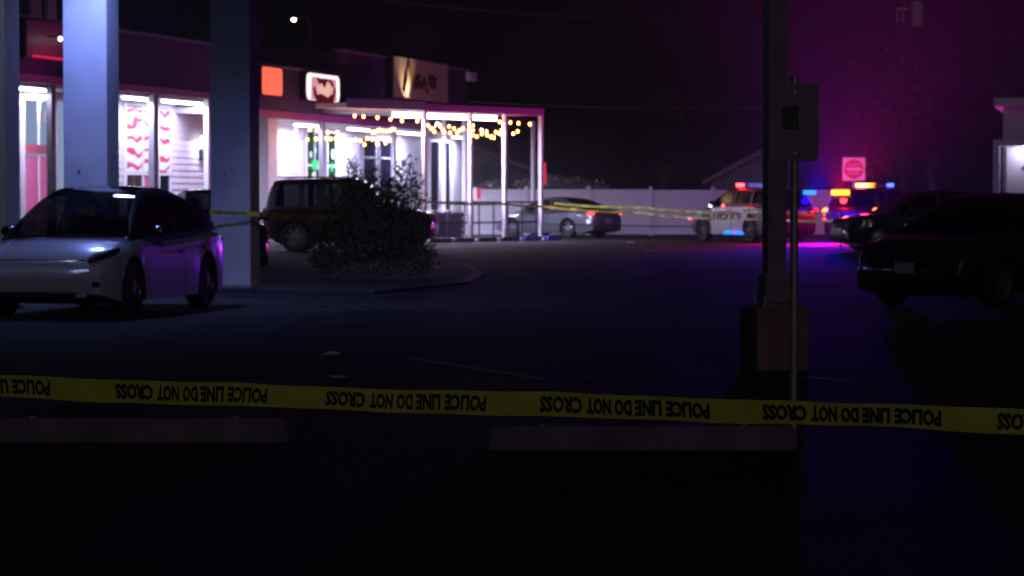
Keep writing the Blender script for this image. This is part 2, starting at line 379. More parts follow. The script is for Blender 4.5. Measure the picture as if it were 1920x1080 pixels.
# ================================================================ canopy columns at left
TH = math.atan(1340 / FPX)       # the strip of shops recedes along this bearing
def column(px, Y, label, w=.69, d=.5):
    x = xat(px, Y); t = thing('canopy_column', label, 'column', (x, Y, 0), -R(13), 'columns of the drive-through canopy')
    m = MB(); m.box((0, 0, 2.83), (w, d, 5.6), 0, 0, .012); m.build('shaft', M['column'], t)
    m = MB(); m.box((0, 0, .03), (w + .06, d + .06, .06), 0, 0, .01); m.build('footing', M['concrete'], t)
    MB().tube([(-.1, -d / 2 - .01, 1.9), (-.1, -d / 2 + .05, 1.9)], .02, 10).build('screw_plug', M['trim'], t)
column(-20, 36.3, 'dim grey column cut off by the left edge of the picture')
column(172, 40.0, 'brightly lit pale blue column behind the white car')
column(441, 44.4, 'dim grey column to the right of the white car, with yellow tape across it')
t = thing('canopy_roof', 'flat canopy resting on the three square columns', 'canopy', (-6.2, 39.5, 5.63), 0)
m = MB(); m.bb(-4.5, 3.2, -6.5, 6.2, 0, .7); m.build('deck', M['white'], t)
def canopy_light(x, y, p, label):
    t = thing('canopy_light', label, 'ceiling light', (x, y, 5.62), 0, 'lights under the canopy')
    m = MB(); m.bb(-.3, .3, -.3, .3, -.06, 0, 0, .01); m.build('housing', M['dark'], t)
    m = MB(); m.bb(-.24, .24, -.24, .24, -.085, -.062); m.build('lens', M['ledgl'], t)
    lamp('canopy_lamp', 'SPOT', (0, 0, -.12), p, (.22, .31, 1.0), t, .2, (0, 0, 0), spot=R(150), blend=.7)
canopy_light(-6.0, 38.55, 800, 'square canopy light above the bright column')
canopy_light(-6.9, 31.2+2.6, 32, 'square canopy light above the white car')

# ================================================================ shops
AX, AY = (60 - 960) / ((2300 - 60) / 30), FPX / ((2300 - 60) / 30)
D = Vector((math.sin(TH), math.cos(TH), 0)); N_ = Vector((math.cos(TH), -math.sin(TH), 0)); A0 = Vector((AX, AY, 0))
RZ = math.pi / 2 - TH
def hit(px, off):                                 # metres along the facade where the line of sight px meets the plane
    r = ray(px, 365); r = Vector((r.x / r.y, 1)); B = A0 + N_ * off
    # t*r = B + D*u
    det = r.x * (-D.y) - (-D.x) * r.y
    tt = (B.x * (-D.y) - (-D.x) * B.y) / det; return (r.x * B.y - r.y * B.x) / det * 1.0 if False else ((tt * r.y - B.y) / D.y)
def zpl(px, py, off):
    u = hit(px, off); Y = (A0 + N_ * off + D * u).y; return at(px, py, Y).z
WO = -1.2                                         # wall plane lies back under the awning
shops = thing('shop_row', 'single storey row of white sided shops with dark parapet and magenta fascia', 'building', A0, RZ)
U0, U1, U2, U3 = hit(-60, 0), hit(400, 0), hit(640, 0), hit(880, 0)
UE = hit(878, WO)
FZ1, FZ2 = 4.36, 3.95
def lap(u0, u1, z0, z1, y, name='siding'):
    m = MB(); z = z0
    while z < z1 - .02:
        h = min(.19, z1 - z)
        m.add([(u0, y - .022, z), (u1, y - .022, z), (u1, y, z + h), (u0, y, z + h)], [(0, 1, 2, 3)]); m.add([(u0, y, z), (u1, y, z), (u1, y - .022, z), (u0, y - .022, z)], [(0, 1, 2, 3)]); z += h
    return m.build(name, M['siding'], shops, fix=False)
yw = -WO
lap(U0, UE, 0, 4.35, yw)
m = MB(); m.bb(U0, UE, yw + .03, yw + 9, 0, 4.3); m.build('wall', M['siding'], shops)
# parapet blocks above the awning
for (a, b, z0, z1) in ((U0, U1 - .02, FZ1 + .2, 5.95), (U1, U2 - .02, FZ2 + .24, 5.55), (U2, U3, FZ2 + .24, 6.4)):
    m = MB(); m.bb(a, b, .06, 9.5, z0, z1); m.build('parapet', M['facade'], shops)
    m = MB(); m.bb(a, b, -.02, .3, z1, z1 + .08); m.build('coping', M['greyfas'], shops)
m = MB(); m.bb(U3 - .3, U3 + .55, -.15, 1.2, 6.05, 6.38); m.build('cornice', M['white'], shops)
# awning soffit + fascia
m = MB(); m.bb(U0, U1, .03, yw, FZ1 + .02, FZ1 + .17); m.build('soffit', M['white'], shops)
m = MB(); m.bb(U1 + .02, U3, .03, yw, FZ2 + .02, FZ2 + .2); m.build('soffit', M['white'], shops)
m = MB(); m.bb(U0, U1, -.04, .03, FZ1, FZ1 + .2); m.build('fascia', M['magenta'], shops)
m = MB(); m.bb(U1 + .02, U3 - .6, -.04, .03, FZ2, FZ2 + .24); m.build('fascia', M['magenta'], shops)
m = MB(); m.bb(U0, U1, yw - .9, yw + .02, 4.28, FZ1); m.build('header_trim', M['white'], shops)
# walkway step in front of the shops
m = MB(); m.bb(U0, UE + 1, -.6, yw + .02, .0, .13); o = m.build('shop_pavement', M['concrete']); o.location = A0; o.rotation_euler = (0, 0, RZ); struct(o)

def window(px0, px1, zlo, zhi, interior, muntins=(), vmun=(), frame=.07, fmat='white', back=.3, extra=None, off=WO):
    a, b = hit(px0, off), hit(px1, off); y = -off
    w = MB()
    w.bb(a, a + frame, y - .09, y - .024, zlo, zhi); w.bb(b - frame, b, y - .09, y - .024, zlo, zhi)
    w.bb(a + frame, b - frame, y - .09, y - .024, zlo, zlo + frame); w.bb(a + frame, b - frame, y - .09, y - .024, zhi - frame, zhi)
    f = w.build('window', M[fmat], shops)
    for z in muntins: MB().bb(a + frame, b - frame, y - .085, y - .045, z - .035, z + .035).build('muntin', M[fmat], f)
    for pf in vmun: MB().bb(a + (b - a) * pf - .04, a + (b - a) * pf + .04, y - .092, y - .05, zlo + frame, zhi - frame).build('muntin', M[fmat], f)
    MB().bb(a + frame, b - frame, y - .034, y - .026, zlo + frame, zhi - frame).build('interior', M[interior], f)
    p = MB(); p.bb(a + frame, b - frame, y - .044, y - .040, zlo + frame, zhi - frame); p.build('pane', M['shop_glass'], f)
    return f, a, b, y
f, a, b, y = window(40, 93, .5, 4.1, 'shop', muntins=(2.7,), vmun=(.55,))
MB().bb(a + .9, b - .8, y - .06, y - .046, 3.15, 3.45).build('shelf', M['shopshelf'], f)
MB().bb(a + .1, b - .1, y - .10, y - .088, 2.62, 2.86).build('red_band', mat('red_band', (.6, .1, .15), .5), f)
for k in range(7):
    MB().bb(a + .95 + k * .13, a + 1.04 + k * .13, y - .062, y - .047, 3.46, 3.46 + random.uniform(.1, .3)).build('shelf_item', M[random.choice(['shopshelf', 'signred2', 'white'])], f)
MB().bb(a + .12, b - .12, y - .058, y - .046, .58, 2.55).build('poster', mat('pink_reflection', (.60, .16, .34), .5, emit=(.8, .1, .3), estr=.25), f)  # stand-in sheet glowing pink for red police light reflected in the glass
window(101, 119, .13, 4.1, 'shop', fmat='white')
f, a, b, y = window(231, 284, .5, 4.15, 'darkroom', muntins=(2.15,), vmun=(.62,))
MB().bb(a + .08, b - .08, y - .062, y - .056, 2.2, 4.05).build('poster', M['poster'], f)
MB().bb(a + (b - a) * .66, b - .1, y - .062, y - .056, .6, 2.1).build('poster', mat('pane_reflection', (.55, .08, .22), .5), f)  # red police light mirrored in the lower pane, put in as a pink sheet
f, a, b, y = window(293, 317, .5, 4.15, 'darkroom', muntins=(2.15,))
MB().bb(a + .08, b - .08, y - .062, y - .056, 2.2, 4.05).build('poster', M['poster'], f)
f, a, b, y = window(571, 600, 1.3, 3.75, 'green', muntins=(2.55,), vmun=(.55,))
MB().bb(a + .5, b - .2, y - .12, y - .10, 2.42, 2.72).build('neon_sign', M['neon'], f)
for k, (du, z) in enumerate(((.35, 2.9), (.8, 3.05), (1.1, 2.5), (.6, 2.2))):
    MB().ball((a + du, y - .11, z), (.14, .02, .13), 8, 6).build('window_sticker', M['white'], f)
f, a, b, y = window(610, 628, 1.3, 3.75, 'green', muntins=(2.55,))
for k, (du, z) in enumerate(((.5, 2.95), (.4, 2.5), (.6, 1.9))):
    MB().ball((a + du, y - .11, z), (.16, .02, .18), 8, 6).build('window_sticker', M['neon'] if k == 1 else M['white'], f)
window(677, 702, .13, 3.6, 'darkroom', fmat='greyfas', muntins=(2.9,))
window(707, 733, .13, 3.6, 'darkroom', fmat='greyfas', muntins=(2.9,))
window(803, 821, .13, 3.7, 'darkroom')
window(829, 843, .13, 3.7, 'darkroom')
# posts carrying the awning
for px, wd, mt, z in ((97, .14, 'dark', FZ1), (289, .17, 'greyfas', FZ1), (390, .14, 'white', FZ1), (508, .42, 'white', FZ2), (604, .14, 'greyfas', FZ2), (738, .12, 'white', FZ2)):
    u = hit(px, -.15); MB().bb(u - wd, u + wd, .08, .08 + wd, 0.13, z).build('awning_post', M[mt], shops)
MB().bb(hit(745, WO), hit(790, WO), yw - .07, yw - .03, .13, 3.85).build('blank_panel', M['white'], shops)
MB().bb(hit(846, WO), hit(872, WO), yw - .07, yw - .03, .13, 3.95).build('blank_panel', M['white'], shops)
MB().bb(hit(372, WO), hit(374, WO) + .3, yw - .12, yw - .03, 2.6, 2.95).build('wall_box', M['dark'], shops)

def fluoro(px0, px1, off, z, p, label, up=.06, par=None):
    a, b = hit(px0, off), hit(px1, off); c = A0 + N_ * off + D * ((a + b) / 2)
    t = thing('fluorescent_light', label, 'strip light', (c.x, c.y, z), RZ, 'white strip lights under the shop awning')
    L = b - a
    MB().bb(-L / 2, L / 2, -.08, .08, .0, .07).build('housing', M['white'], t)
    MB().tube([(-L / 2 + .03, 0, -.04), (L / 2 - .03, 0, -.04)], .045, 10).build('tube', M['tubegl'], t, smooth=50)
    lamp('strip_lamp', 'AREA', (0, 0, -.1), p, (.66, .65, 1.0), t, L, (0, 0, 0), sy=.12)
fluoro(36, 86, -.35, 4.26, 190, 'strip light at the far left, between the cut off column and the bright column')
fluoro(48, 88, -1.05, 4.16, 50, 'lower strip light at the far left, close above the shop window')
fluoro(231, 280, -.35, 4.26, 190, 'strip light above the wide red swirl poster')
fluoro(305, 378, -.35, 4.26, 220, 'longest strip light, right of the narrow swirl poster')
fluoro(384, 402, -.35, 4.22, 60, 'short strip light touching the dim column at its upper left')
fluoro(379, 398, -.9, 3.3, 30, 'short low lamp on the wall left of the dim column')
fluoro(493, 517, -.35, 3.86, 90, 'short strip light right beside the dim column, over the white pier')
fluoro(553, 606, -.35, 3.86, 150, 'strip light above the green lit windows')
fluoro(746, 788, -.35, 3.86, 420, 'strip light above the blank white panel behind the first white canopy post')
fluoro(848, 870, -.6, 3.86, 380, 'added small strip light brightening the last white wall panel of the shops')  # extra light put in to brighten the end of the wall
fluoro(652, 692, -.35, 3.86, 360, 'strip light between the green windows and the dark doors')

# signs on the parapet
def psign(name, label, cat, px0, px1, py0, py1, off, mtface, depth=.25, rr=.12):
    a, b = hit(px0, off), hit(px1, off); c = A0 + N_ * off + D * ((a + b) / 2); pm = (px0 + px1) / 2
    z1, z0 = zpl(pm, py0, off), zpl(pm, py1, off); t = thing(name, label, cat, (c.x, c.y, z0), RZ)
    L, Hh = b - a, z1 - z0
    MB().box((0, depth / 2 + .01, Hh / 2), (L, depth, Hh), 0, 0, .03).build('cabinet', M['dark'], t)
    plate(L - .06, Hh - .06, rr, (0, -.012, Hh / 2), .02).build('face', mtface, t); return t, L, Hh
# (the emblem signs hang from brackets across the facade so they face the lot obliquely, like the rest of it)
psign('lit_sign', 'glowing red orange sign box beside the dim column', 'sign', 492, 530, 125, 180, .18, M['signred'])
t, L, Hh = psign('lit_sign', 'glowing white square sign box with a dark red emblem', 'sign', 575, 637, 138, 191, .18, M['signwhite'], rr=.25)
def poly(t, L, Hh, pts, mt, name, y=-.02):       # pts in face fractions
    m = MB(); q = len(pts); m.add([((x - .5) * L, y, (1 - z) * Hh) for x, z in pts] + [((x - .5) * L, y + .006, (1 - z) * Hh) for x, z in pts],
        [tuple(range(q)), tuple(range(2 * q - 1, q - 1, -1))] + [(i, (i + 1) % q, q + (i + 1) % q, q + i) for i in range(q)]); return m.build(name, mt, t)
poly(t, L, Hh, [(.14, .16), (.88, .16), (.9, .95), (.12, .95)], glow('pink_panel', (.95, .38, .5), .8), 'emblem_panel', -.0165)
poly(t, L, Hh, [(.27, .14), (.42, .20), (.60, .18), (.74, .2), (.82, .40), (.76, .45), (.68, .28), (.6, .25), (.55, .46), (.5, .5), (.44, .34), (.36, .4)], M['emblem'], 'emblem')
poly(t, L, Hh, [(.18, .5), (.24, .5), (.3, .78), (.42, .72), (.55, .8), (.66, .74), (.78, .7), (.82, .42), (.88, .5), (.8, .98), (.28, .98), (.2, .8)], M['emblem'], 'emblem', -.022)
poly(t, L, Hh, [(.3, .46), (.44, .38), (.53, .52), (.60, .3), (.72, .42), (.74, .66), (.62, .84), (.52, .74), (.34, .7)], M['emblem2'], 'emblem', -.026)
t, L, Hh = psign('script_sign', 'unlit sandy sign board with brown handwriting above the patio canopy', 'sign', 738, 840, 112, 189, .25, M['sand'], rr=.02)
def stroke(pts, r):
    v = []
    m = MB(); m.tube([((x - .5) * L, -.03, (1 - z) * Hh) for x, z in pts], r, 6); m.build('script_stroke', M['brown'], t)
stroke([(.24, .12), (.2, .45), (.17, .8), (.23, .95)], .07)
stroke([(.24, .12), (.28, .4), (.30, .62), (.36, .72)], .07)
stroke([(.36, .5), (.42, .42), (.44, .62), (.38, .68), (.36, .5)], .13)
stroke([(.48, .72), (.53, .45), (.56, .6), (.58, .8)], .07)
stroke([(.62, .35), (.64, .6), (.72, .62), (.74, .45), (.66, .4)], .11)
lamp('sign_lamp', 'SPOT', (-L * .28, -.36, -.02), 150, (1, .72, .45), t, .06, (R(155), 0, R(12)), spot=R(110), blend=.8)
MB().tube([(-L * .28, .1, -.12), (-L * .28, -.72, -.14)], .03, 8).build('lamp_arm', M['dark'], t)
t, L, Hh = psign('sign_box', 'dark maroon sign box with a thin red glowing underside at upper left', 'sign', 50, 121, 38, 110, .3, M['maroonbox'], rr=.05)
MB().bb(-L * .35, L * .45, -.05, -.015, .0, .06).build('neon_strip', M['redstrip'], t)
for k, px in enumerate((91, 119)):
    u = (hit(px, .3) - (hit(50, .3) + hit(121, .3)) / 2)
    MB().ball((u, -.35, Hh * .52), .06, 8, 6).build('spot_lamp', glow('pale_spot', (.7, 1, .9), 6), t)
    MB().tube([(u, 0, Hh * .6), (u, -.3, Hh * .56)], .02, 6).build('lamp_arm', M['dark'], t)
lamp('sign_red_lamp', 'AREA', (0, -.6, -.1), 3, (1, .08, .5), t, 1.5, (R(120), 0, 0), sy=.1)
for (p0, p1) in ((62, 80), (92, 108)):
    a, b = hit(p0, .5), hit(p1, .5); c = A0 + N_ * .5 + D * ((a + b) / 2)
    o = MB().bb(-(b - a) / 2, (b - a) / 2, 0, .08, 0, 1.3).build('roof_panel', M['greyfas'], None)
    o.location = (c.x, c.y, zpl(80, 33, .5)); o.rotation_euler = (0, 0, RZ)
    tag(o, ('left' if p0 < 90 else 'right') + ' one of two pale panels standing above the maroon sign box', 'panel')

# ================================================================ patio canopy
P1 = Vector((xat(797, 86.2), 86.2, 0)); P2 = Vector((xat(1016, 91), 91, 0)); E = (P2 - P1).normalized(); LP = (P2 - P1).length
CZ = math.atan2(E.y, E.x)
def eu(px, off=0):                                # metres along the canopy edge, off towards the camera
    nn = Vector((E.y, -E.x, 0)); B = P1 + nn * off; r = ray(px, 365); k = r.x / r.y
    return (k * B.y - B.x) / (E.x - k * E.y)
can = thing('patio_canopy', 'flat patio canopy with thin white posts at the end of the shops', 'canopy', P1, CZ)
e0, e1 = eu(650), LP
m = MB(); m.bb(-.06, e1, .0, 5.2, 4.27, 4.42); m.build('roof_deck', M['white'], can)
m = MB(); m.bb(e0, -.063, .0, 1.3, 4.27, 4.42); m.build('roof_deck', M['white'], can)
m = MB(); m.bb(-.05, e1 + .05, -.06, -.002, 4.24, 4.47); m.build('fascia', M['magenta'], can)
m = MB(); m.bb(e0, -.06, -.06, -.002, 4.26, 4.55); m.build('fascia', M['greyfas'], can)
m = MB(); m.bb(e1 + .002, e1 + .05, 0, 5.2, 4.24, 4.47); m.build('fascia', M['magenta'], can)
for px in (796, 882, 946, 1014):
    u = eu(px, -.1); MB().bb(u - .06, u + .06, .04, .16, 0, 4.265).build('post', M['white'], can)
for px in (800, 1000):
    u = eu(px, -5.0); MB().bb(u - .06, u + .06, 4.95, 5.07, 0, 4.265).build('post', M['white'], can)
for px in (830, 868): MB().bb(eu(px, -3) - .05, eu(px, -3) + .05, 2.9, 3.0, 0, 4.265).build('post', M['white'], can)
def patio_tube(px0, px1, back, p, label):
    a, b = eu(px0, -back), eu(px1, -back); t = thing('fluorescent_light', label, 'strip light', can.matrix_world @ Vector((0, 0, 0)) , CZ, 'white strip lights under the patio canopy')
    c = P1 + E * ((a + b) / 2) + Vector((-E.y, E.x, 0)) * back; t.location = (c.x, c.y, 4.2); L = b - a
    MB().bb(-L / 2, L / 2, -.09, .09, 0, .065).build('housing', M['white'], t)
    MB().bb(-L / 2 + .02, L / 2 - .02, -.06, .06, -.16, -.005).build('tube', M['tubegl'], t)
    lamp('strip_lamp', 'AREA', (0, 0, -.2), p, (.70, .62, 1.0), t, L, (0, 0, 0), sy=.15)
patio_tube(738, 792, .6, 380, 'strip light left of the first white canopy post, under the script sign')
patio_tube(802, 874, .6, 460, 'strip light between the first two front canopy posts')
patio_tube(884, 930, .6, 280, 'strip light between the second and third front canopy posts')
# railing
rail = thing('patio_railing', 'low black metal railing along the front of the patio', 'railing', P1, CZ)
for z in (1.3, .62): MB().bb(0, e1, .19, .23, z - .03, z + .03).build('rail', M['dark'], rail)
for i in range(9): u = e1 * i / 8; MB().bb(u - .02, u + .02, .24, .28, 0, 1.3).build('baluster', M['dark'], rail)
# long low cable that runs on to the right
def span(p, q, sag, n=24): return [p.lerp(q, i / n) - Vector((0, 0, 4 * sag * (i / n) * (1 - i / n))) for i in range(n + 1)]
t = thing('cable_barrier', 'low dark cable strung between short posts in front of the white fence', 'barrier', (0, 0, 0))
p, q = at(1016, 420, 92), at(1440, 426, 92.5)
MB().tube(span(p, q, .02), .022, 6).build('cable', M['dark'], t)
for px in (1440,): pp = at(px, 426, 92.5); MB().tube([(pp.x, pp.y, 0), (pp.x, pp.y, .7)], .04, 8).build('post', M['dark'], t)
t.location = (0, 0, 0)
# planters behind the railing
for i, (a, b) in enumerate(((804, 826), (831, 858))):
    u0, u1 = eu(a, -.7), eu(b, -.7); c = P1 + E * ((u0 + u1) / 2) + Vector((-E.y, E.x, 0)) * .7
    t = thing('planter_box', ('left' if i == 0 else 'right') + ' wooden planter box behind the patio railing, by the first white post', 'planter', c, CZ, 'planters on the patio'); L = u1 - u0
    for j in range(5): MB().bb(-L / 2, L / 2, -.25, -.21, .03 + j * .19, .2 + j * .19).build('slat', M['purpleplanter'], t)
    MB().bb(-L / 2 + .01, L / 2 - .01, -.2, .25, 0, .93).build('box', M['purpleplanter'], t)
    MB().bb(-L / 2 - .03, L / 2 + .03, -.27, .27, .99, 1.03).build('rim_board', M['white'], t)
# kerb blocks along the patio edge
kb = [(808, 843, 0), (852, 886, 0), (896, 928, 0), (938, 971, 0), (981, 1012, 1), (1024, 1048, 1)]
for i, (a, b, c) in enumerate(kb):
    u0, u1 = eu(a, .6), eu(b, .6); pc = P1 + E * ((u0 + u1) / 2) + Vector((E.y, -E.x, 0)) * .6; L = u1 - u0
    o = MB().box((0, 0, .075), (L, .2, .15), 0, 0, .02).build('kerb_block', M['stopblue' if c else 'kerbdark']); o.location = pc; o.rotation_euler = (0, 0, CZ)
    pos = ('first', 'second', 'third', 'fourth', 'fifth', 'sixth')[i]
    tag(o, '%s %s kerb block from the left along the patio edge' % (pos, 'blue painted' if c else 'dark'), 'kerb block', 'kerb blocks along the patio')
for i, px in enumerate((804, 847.5, 891, 933, 976, 1018)):
    u = eu(px, .6); pc = P1 + E * u + Vector((E.y, -E.x, 0)) * .6
    o = MB().box((0, 0, .06), (.16, .16, .12), 0, 0, .03).build('marker_block', M['white']); o.location = pc; o.rotation_euler = (0, 0, CZ)
    pos = ('first', 'second', 'third', 'fourth', 'fifth', 'sixth')[i]
    tag(o, '%s small white marker from the left between the kerb blocks' % pos, 'marker', 'white markers between kerb blocks')
# notice and red banner
c = at(886, 376, 93.5); t = thing('notice_board', 'small white notice with red side panel at the end of the shop wall', 'sign', (c.x, c.y, 0), 0)
MB().bb(-.17, .14, -.03, 0, c.z, c.z + .45).build('white_panel', M['white'], t); MB().bb(.15, .30, -.03, 0, c.z + .05, c.z + .43).build('red_panel', M['signred2'], t)
MB().tube([(0, .03, 0), (0, .03, c.z + .45)], .03, 8).build('post', M['dark'], t)
c = at(1020, 345, 91.6); t = thing('banner', 'narrow red banner fixed to the rightmost canopy post', 'banner', (c.x, c.y, c.z), 0)
MB().bb(-.06, .07, -.01, .01, 0, .72).build('cloth', M['signred2'], t); MB().bb(-.08, .08, -.015, .015, .72, .75).build('rod', M['dark'], t)

# ---------------------------------------------------------------- string lights
def c2(x, y): return (480 + x / 3.272, y / 3.272)
strings = [
 ('string of warm bulbs just under the left end of the patio canopy', 85.5, [(605,712),(660,715),(745,722),(825,732),(895,740),(990,742)]),
 ('short upper string of warm bulbs over the green windows', 84.8, [(245,800),(330,795),(375,800),(440,812),(500,812)]),
 ('long string of warm bulbs from the green windows to the shrub', 84.4, [(245,850),(245,878),(315,857),(368,852),(430,850),(460,853),(490,850),(510,868),(535,862),(550,858),(580,862),(610,858),(640,862),(665,886),(682,850),(712,855),(740,858),(745,882),(778,850),(795,878),(820,862)]),
 ('short string of warm bulbs above the dark shop doors', 85.2, [(715,812),(730,808),(750,800),(775,803),(800,805),(825,800),(848,795)]),
 ('string of warm bulbs crossing the patio at its left', 87.5, [(1055,770),(1075,790),(1095,808),(1110,760),(1130,775),(1145,800),(1155,810),(1155,852),(1185,775),(1190,815),(1215,790),(1235,815),(1250,800),(1270,790)]),
 ('dense string of warm bulbs in the middle of the patio', 89, [(1305,765),(1330,770),(1305,800),(1330,800),(1330,830),(1355,838),(1385,800),(1385,822),(1415,810),(1418,830),(1440,840),(1460,845),(1470,810),(1490,818),(1505,800),(1505,825)]),
 ('last string of warm bulbs ending near the rightmost canopy post', 90.5, [(1495,748),(1560,752),(1610,757),(1680,762),(1605,806),(1578,820)]),
]
bulb_me = None
for lab, Y, pts in strings:
    c = at(*c2(*pts[0]), Y); t = thing('string_lights', lab, 'string lights', c, 0, 'strings of warm bulbs')
    line = []
    for i, p in enumerate(pts):
        w = at(*c2(*p), Y + random.uniform(-.5, .5)) - c; line.append(w + Vector((0, 0, .09)))
        if bulb_me is None:
            o = MB().ball((0, 0, 0), (.038, .038, .05), 10, 8).build('bulb', M['bulb'], t, smooth=60); bulb_me = o.data
        else: o = bpy.data.objects.new('bulb', bulb_me); COL.objects.link(o); o.parent = t
        o.location = w
    MB().tube(line, .008, 5).build('cord', M['dark'], t)
    mid = sum(line, Vector()) / len(line)

# ================================================================ white vinyl fence
YF = 101.0
fen = thing('vinyl_fence', 'long white vinyl privacy fence behind the parked cars', 'fence', (xat(870, YF), YF, 0), 0)
xe = xat(1570, YF) - fen.location.x; nP = 6; pw = xe / nP
hts = [1.76, 1.76, 1.76, 1.74, 1.74, 1.74, 1.74]
for i in range(nP):
    a, b = i * pw + .07, (i + 1) * pw - .07; h = hts[i]
    m = MB(); nb = 14; bw = (b - a) / nb
    for k in range(nb): m.bb(a + k * bw + .003, a + (k + 1) * bw - .003, 0, .02, .1, h - .08)
    m.build('fence_panel', M['vinyl'], fen)
    for z in (.09, h - .06): MB().bb(a, b, -.03, .05, z - .045, z + .045).build('rail', M['vinyl'], fen)
    MB().bb(i * pw - .065, i * pw + .065, -.05, .08, 0, h + .06).build('post', M['vinyl'], fen)
    MB().bb(i * pw - .08, i * pw + .08, -.065, .095, h + .06, h + .1).build('post_cap', M['vinyl'], fen)

# ================================================================ background tapes
def far_tape(label, pts, name='police_tape'):
    P = [Vector(p) for p in pts]; cu = [0]
    for a, b in zip(P, P[1:]): cu.append(cu[-1] + (b - a).length)
    def f(u):
        u = max(min(u, cu[-1] - 1e-4), 0)
        i = max(j for j in range(len(cu)) if cu[j] <= u + 1e-9); i = min(i, len(P) - 2)
        tt = (u - cu[i]) / (cu[i + 1] - cu[i]); s = (cu[i + 1] - cu[i]) * .012
        return P[i].lerp(P[i + 1], tt) - Vector((0, 0, 4 * s * tt * (1 - tt)))
    ph = []; u = .6
    while u < cu[-1] - .05: ph.append(u); u += .73
    tape_line(name, label, dict(len=cu[-1], f=f, n=int(cu[-1] * 5)), .076, ph[:24], .73, .51, .05, res=1)
far_tape('far tape from the patio posts past the silver sedan to the police cars', [at(795, 378, 86), at(945, 382, 89), at(1014, 387, 90.8), at(1200, 399, 90), at(1440, 410, 87 - 3), at(1575, 413, 80)])
far_tape('upper far tape crossing above the silver sedan and the marked police car', [at(1040, 381, 92.5), at(1200, 389, 90), at(1440, 396, 84), at(1560, 399, 82)])
far_tape('tape across the dim column to the shrub beside it', [at(393, 397, 43.9), at(496, 401, 43.9), at(640, 405, 48.6)])
o = MB().tube([(0, 0, 0), (0, 0, 1.0)], .035, 8).build('marker_post', M['steel']); pp = at(1576, 420, 80.2); o.location = (pp.x, pp.y, 0)
tag(o, 'short post that the far tape is tied to, by the dark crossover', 'post')

# ================================================================ houses beyond the fence
def house(label, px, Y, peak_z, eave_z, half, depth, rz=0, vent=True, half2=None):
    h2 = half2 or half; ez2 = peak_z - (peak_z - eave_z) * h2 / half
    t = thing('house', label, 'house', (xat(px, Y), Y, 0), rz)
    m = MB(); m.add([(-half, 0, 0), (h2, 0, 0), (h2, 0, ez2), (0, 0, peak_z), (-half, 0, eave_z), (-half, depth, 0), (h2, depth, 0), (h2, depth, ez2), (0, depth, peak_z), (-half, depth, eave_z)],
        [(0, 1, 2, 3, 4), (5, 9, 8, 7, 6), (0, 4, 9, 5), (1, 6, 7, 2)]); m.build('wall', M['house'], t)
    for s in (-1, 1):
        sl_ = (peak_z - eave_z) / half; ov = (half if s < 0 else h2) + .4
        r = MB(); zt = peak_z + .06; ze = zt - sl_ * ov
        r.add([(0, -.3, zt), (s * ov, -.3, ze), (s * ov, depth + .3, ze), (0, depth + .3, zt), (0, -.3, zt + .14), (s * ov, -.3, ze + .14), (s * ov, depth + .3, ze + .14), (0, depth + .3, zt + .14)],
              [(0, 1, 2, 3), (4, 7, 6, 5), (0, 4, 5, 1), (1, 5, 6, 2), (2, 6, 7, 3)]); r.build('roof', M['shingle'], t)
        b = MB(); b.add([(0, -.34, zt - .05), (s * ov, -.34, ze - .05), (s * ov, -.34, ze + .15), (0, -.34, zt + .15), (0, -.305, zt - .05), (s * ov, -.305, ze - .05), (s * ov, -.305, ze + .15), (0, -.305, zt + .15)],
              [(0, 1, 2, 3), (4, 7, 6, 5), (0, 4, 5, 1), (3, 2, 6, 7)]); b.build('barge_board', mat('grey_trim', (.3, .28, .33), .7), t)
    if vent:
        MB().bb(-.3 + 1.1, .3 + 1.1, -.04, 0, peak_z - 1.3, peak_z - .75).build('vent', M['dark'], t)
    return t
house('low pale house gable seen between the patio posts', 868, 122, 3.75, 2.15, 4.3, 8)
house('pale house gable rising behind the marked police car', 1452, 122, 3.75, 2.2, 2.9, 9, vent=False, half2=.4)
bl = thing('white_building', 'white building with a lit entrance at the right edge of the picture', 'building', (xat(1880, 84), 84, 0), -R(12.5))
s84 = FPX / 84
zt = lambda py: zat(py, 84)
MB().bb(0, 7, .5, 6, 0, zt(200)).build('wall', M['siding'], bl)
MB().bb(0, 7, -.0, .49, zt(262), zt(200)).build('upper_wall', M['siding'], bl)
MB().bb(-.28, 7.3, -.3, 6.3, zt(200) + .003, zt(184)).build('eave', M['white'], bl)
MB().bb(-.3, -.1, -.1, .45, 0, zt(274)).build('porch_post', M['white'], bl)
MB().bb(-.3, 7, -.1, .45, zt(274) + .003, zt(262) - .003).build('porch_beam', M['white'], bl)
MB().bb(.1, 1.9, .42, .495, 0, zt(276)).build('door', M['white'], bl)
dh = bl.children[-1]; MB().ball((.62, .40, zt(314)), .05, 8, 6).build('handle', M['dark'], dh)
MB().bb(-.06, .0, .3, .49, 0, zt(276)).build('door_jamb', M['dark'], bl)
MB().ball((.64, .25, zt(278)), (.09, .09, .06), 10, 6).build('porch_lamp', M['tubegl'], bl)
lamp('porch_glow', 'POINT', (.64, .0, zt(283)), 22, (.75, .68, 1.0), bl, .08)

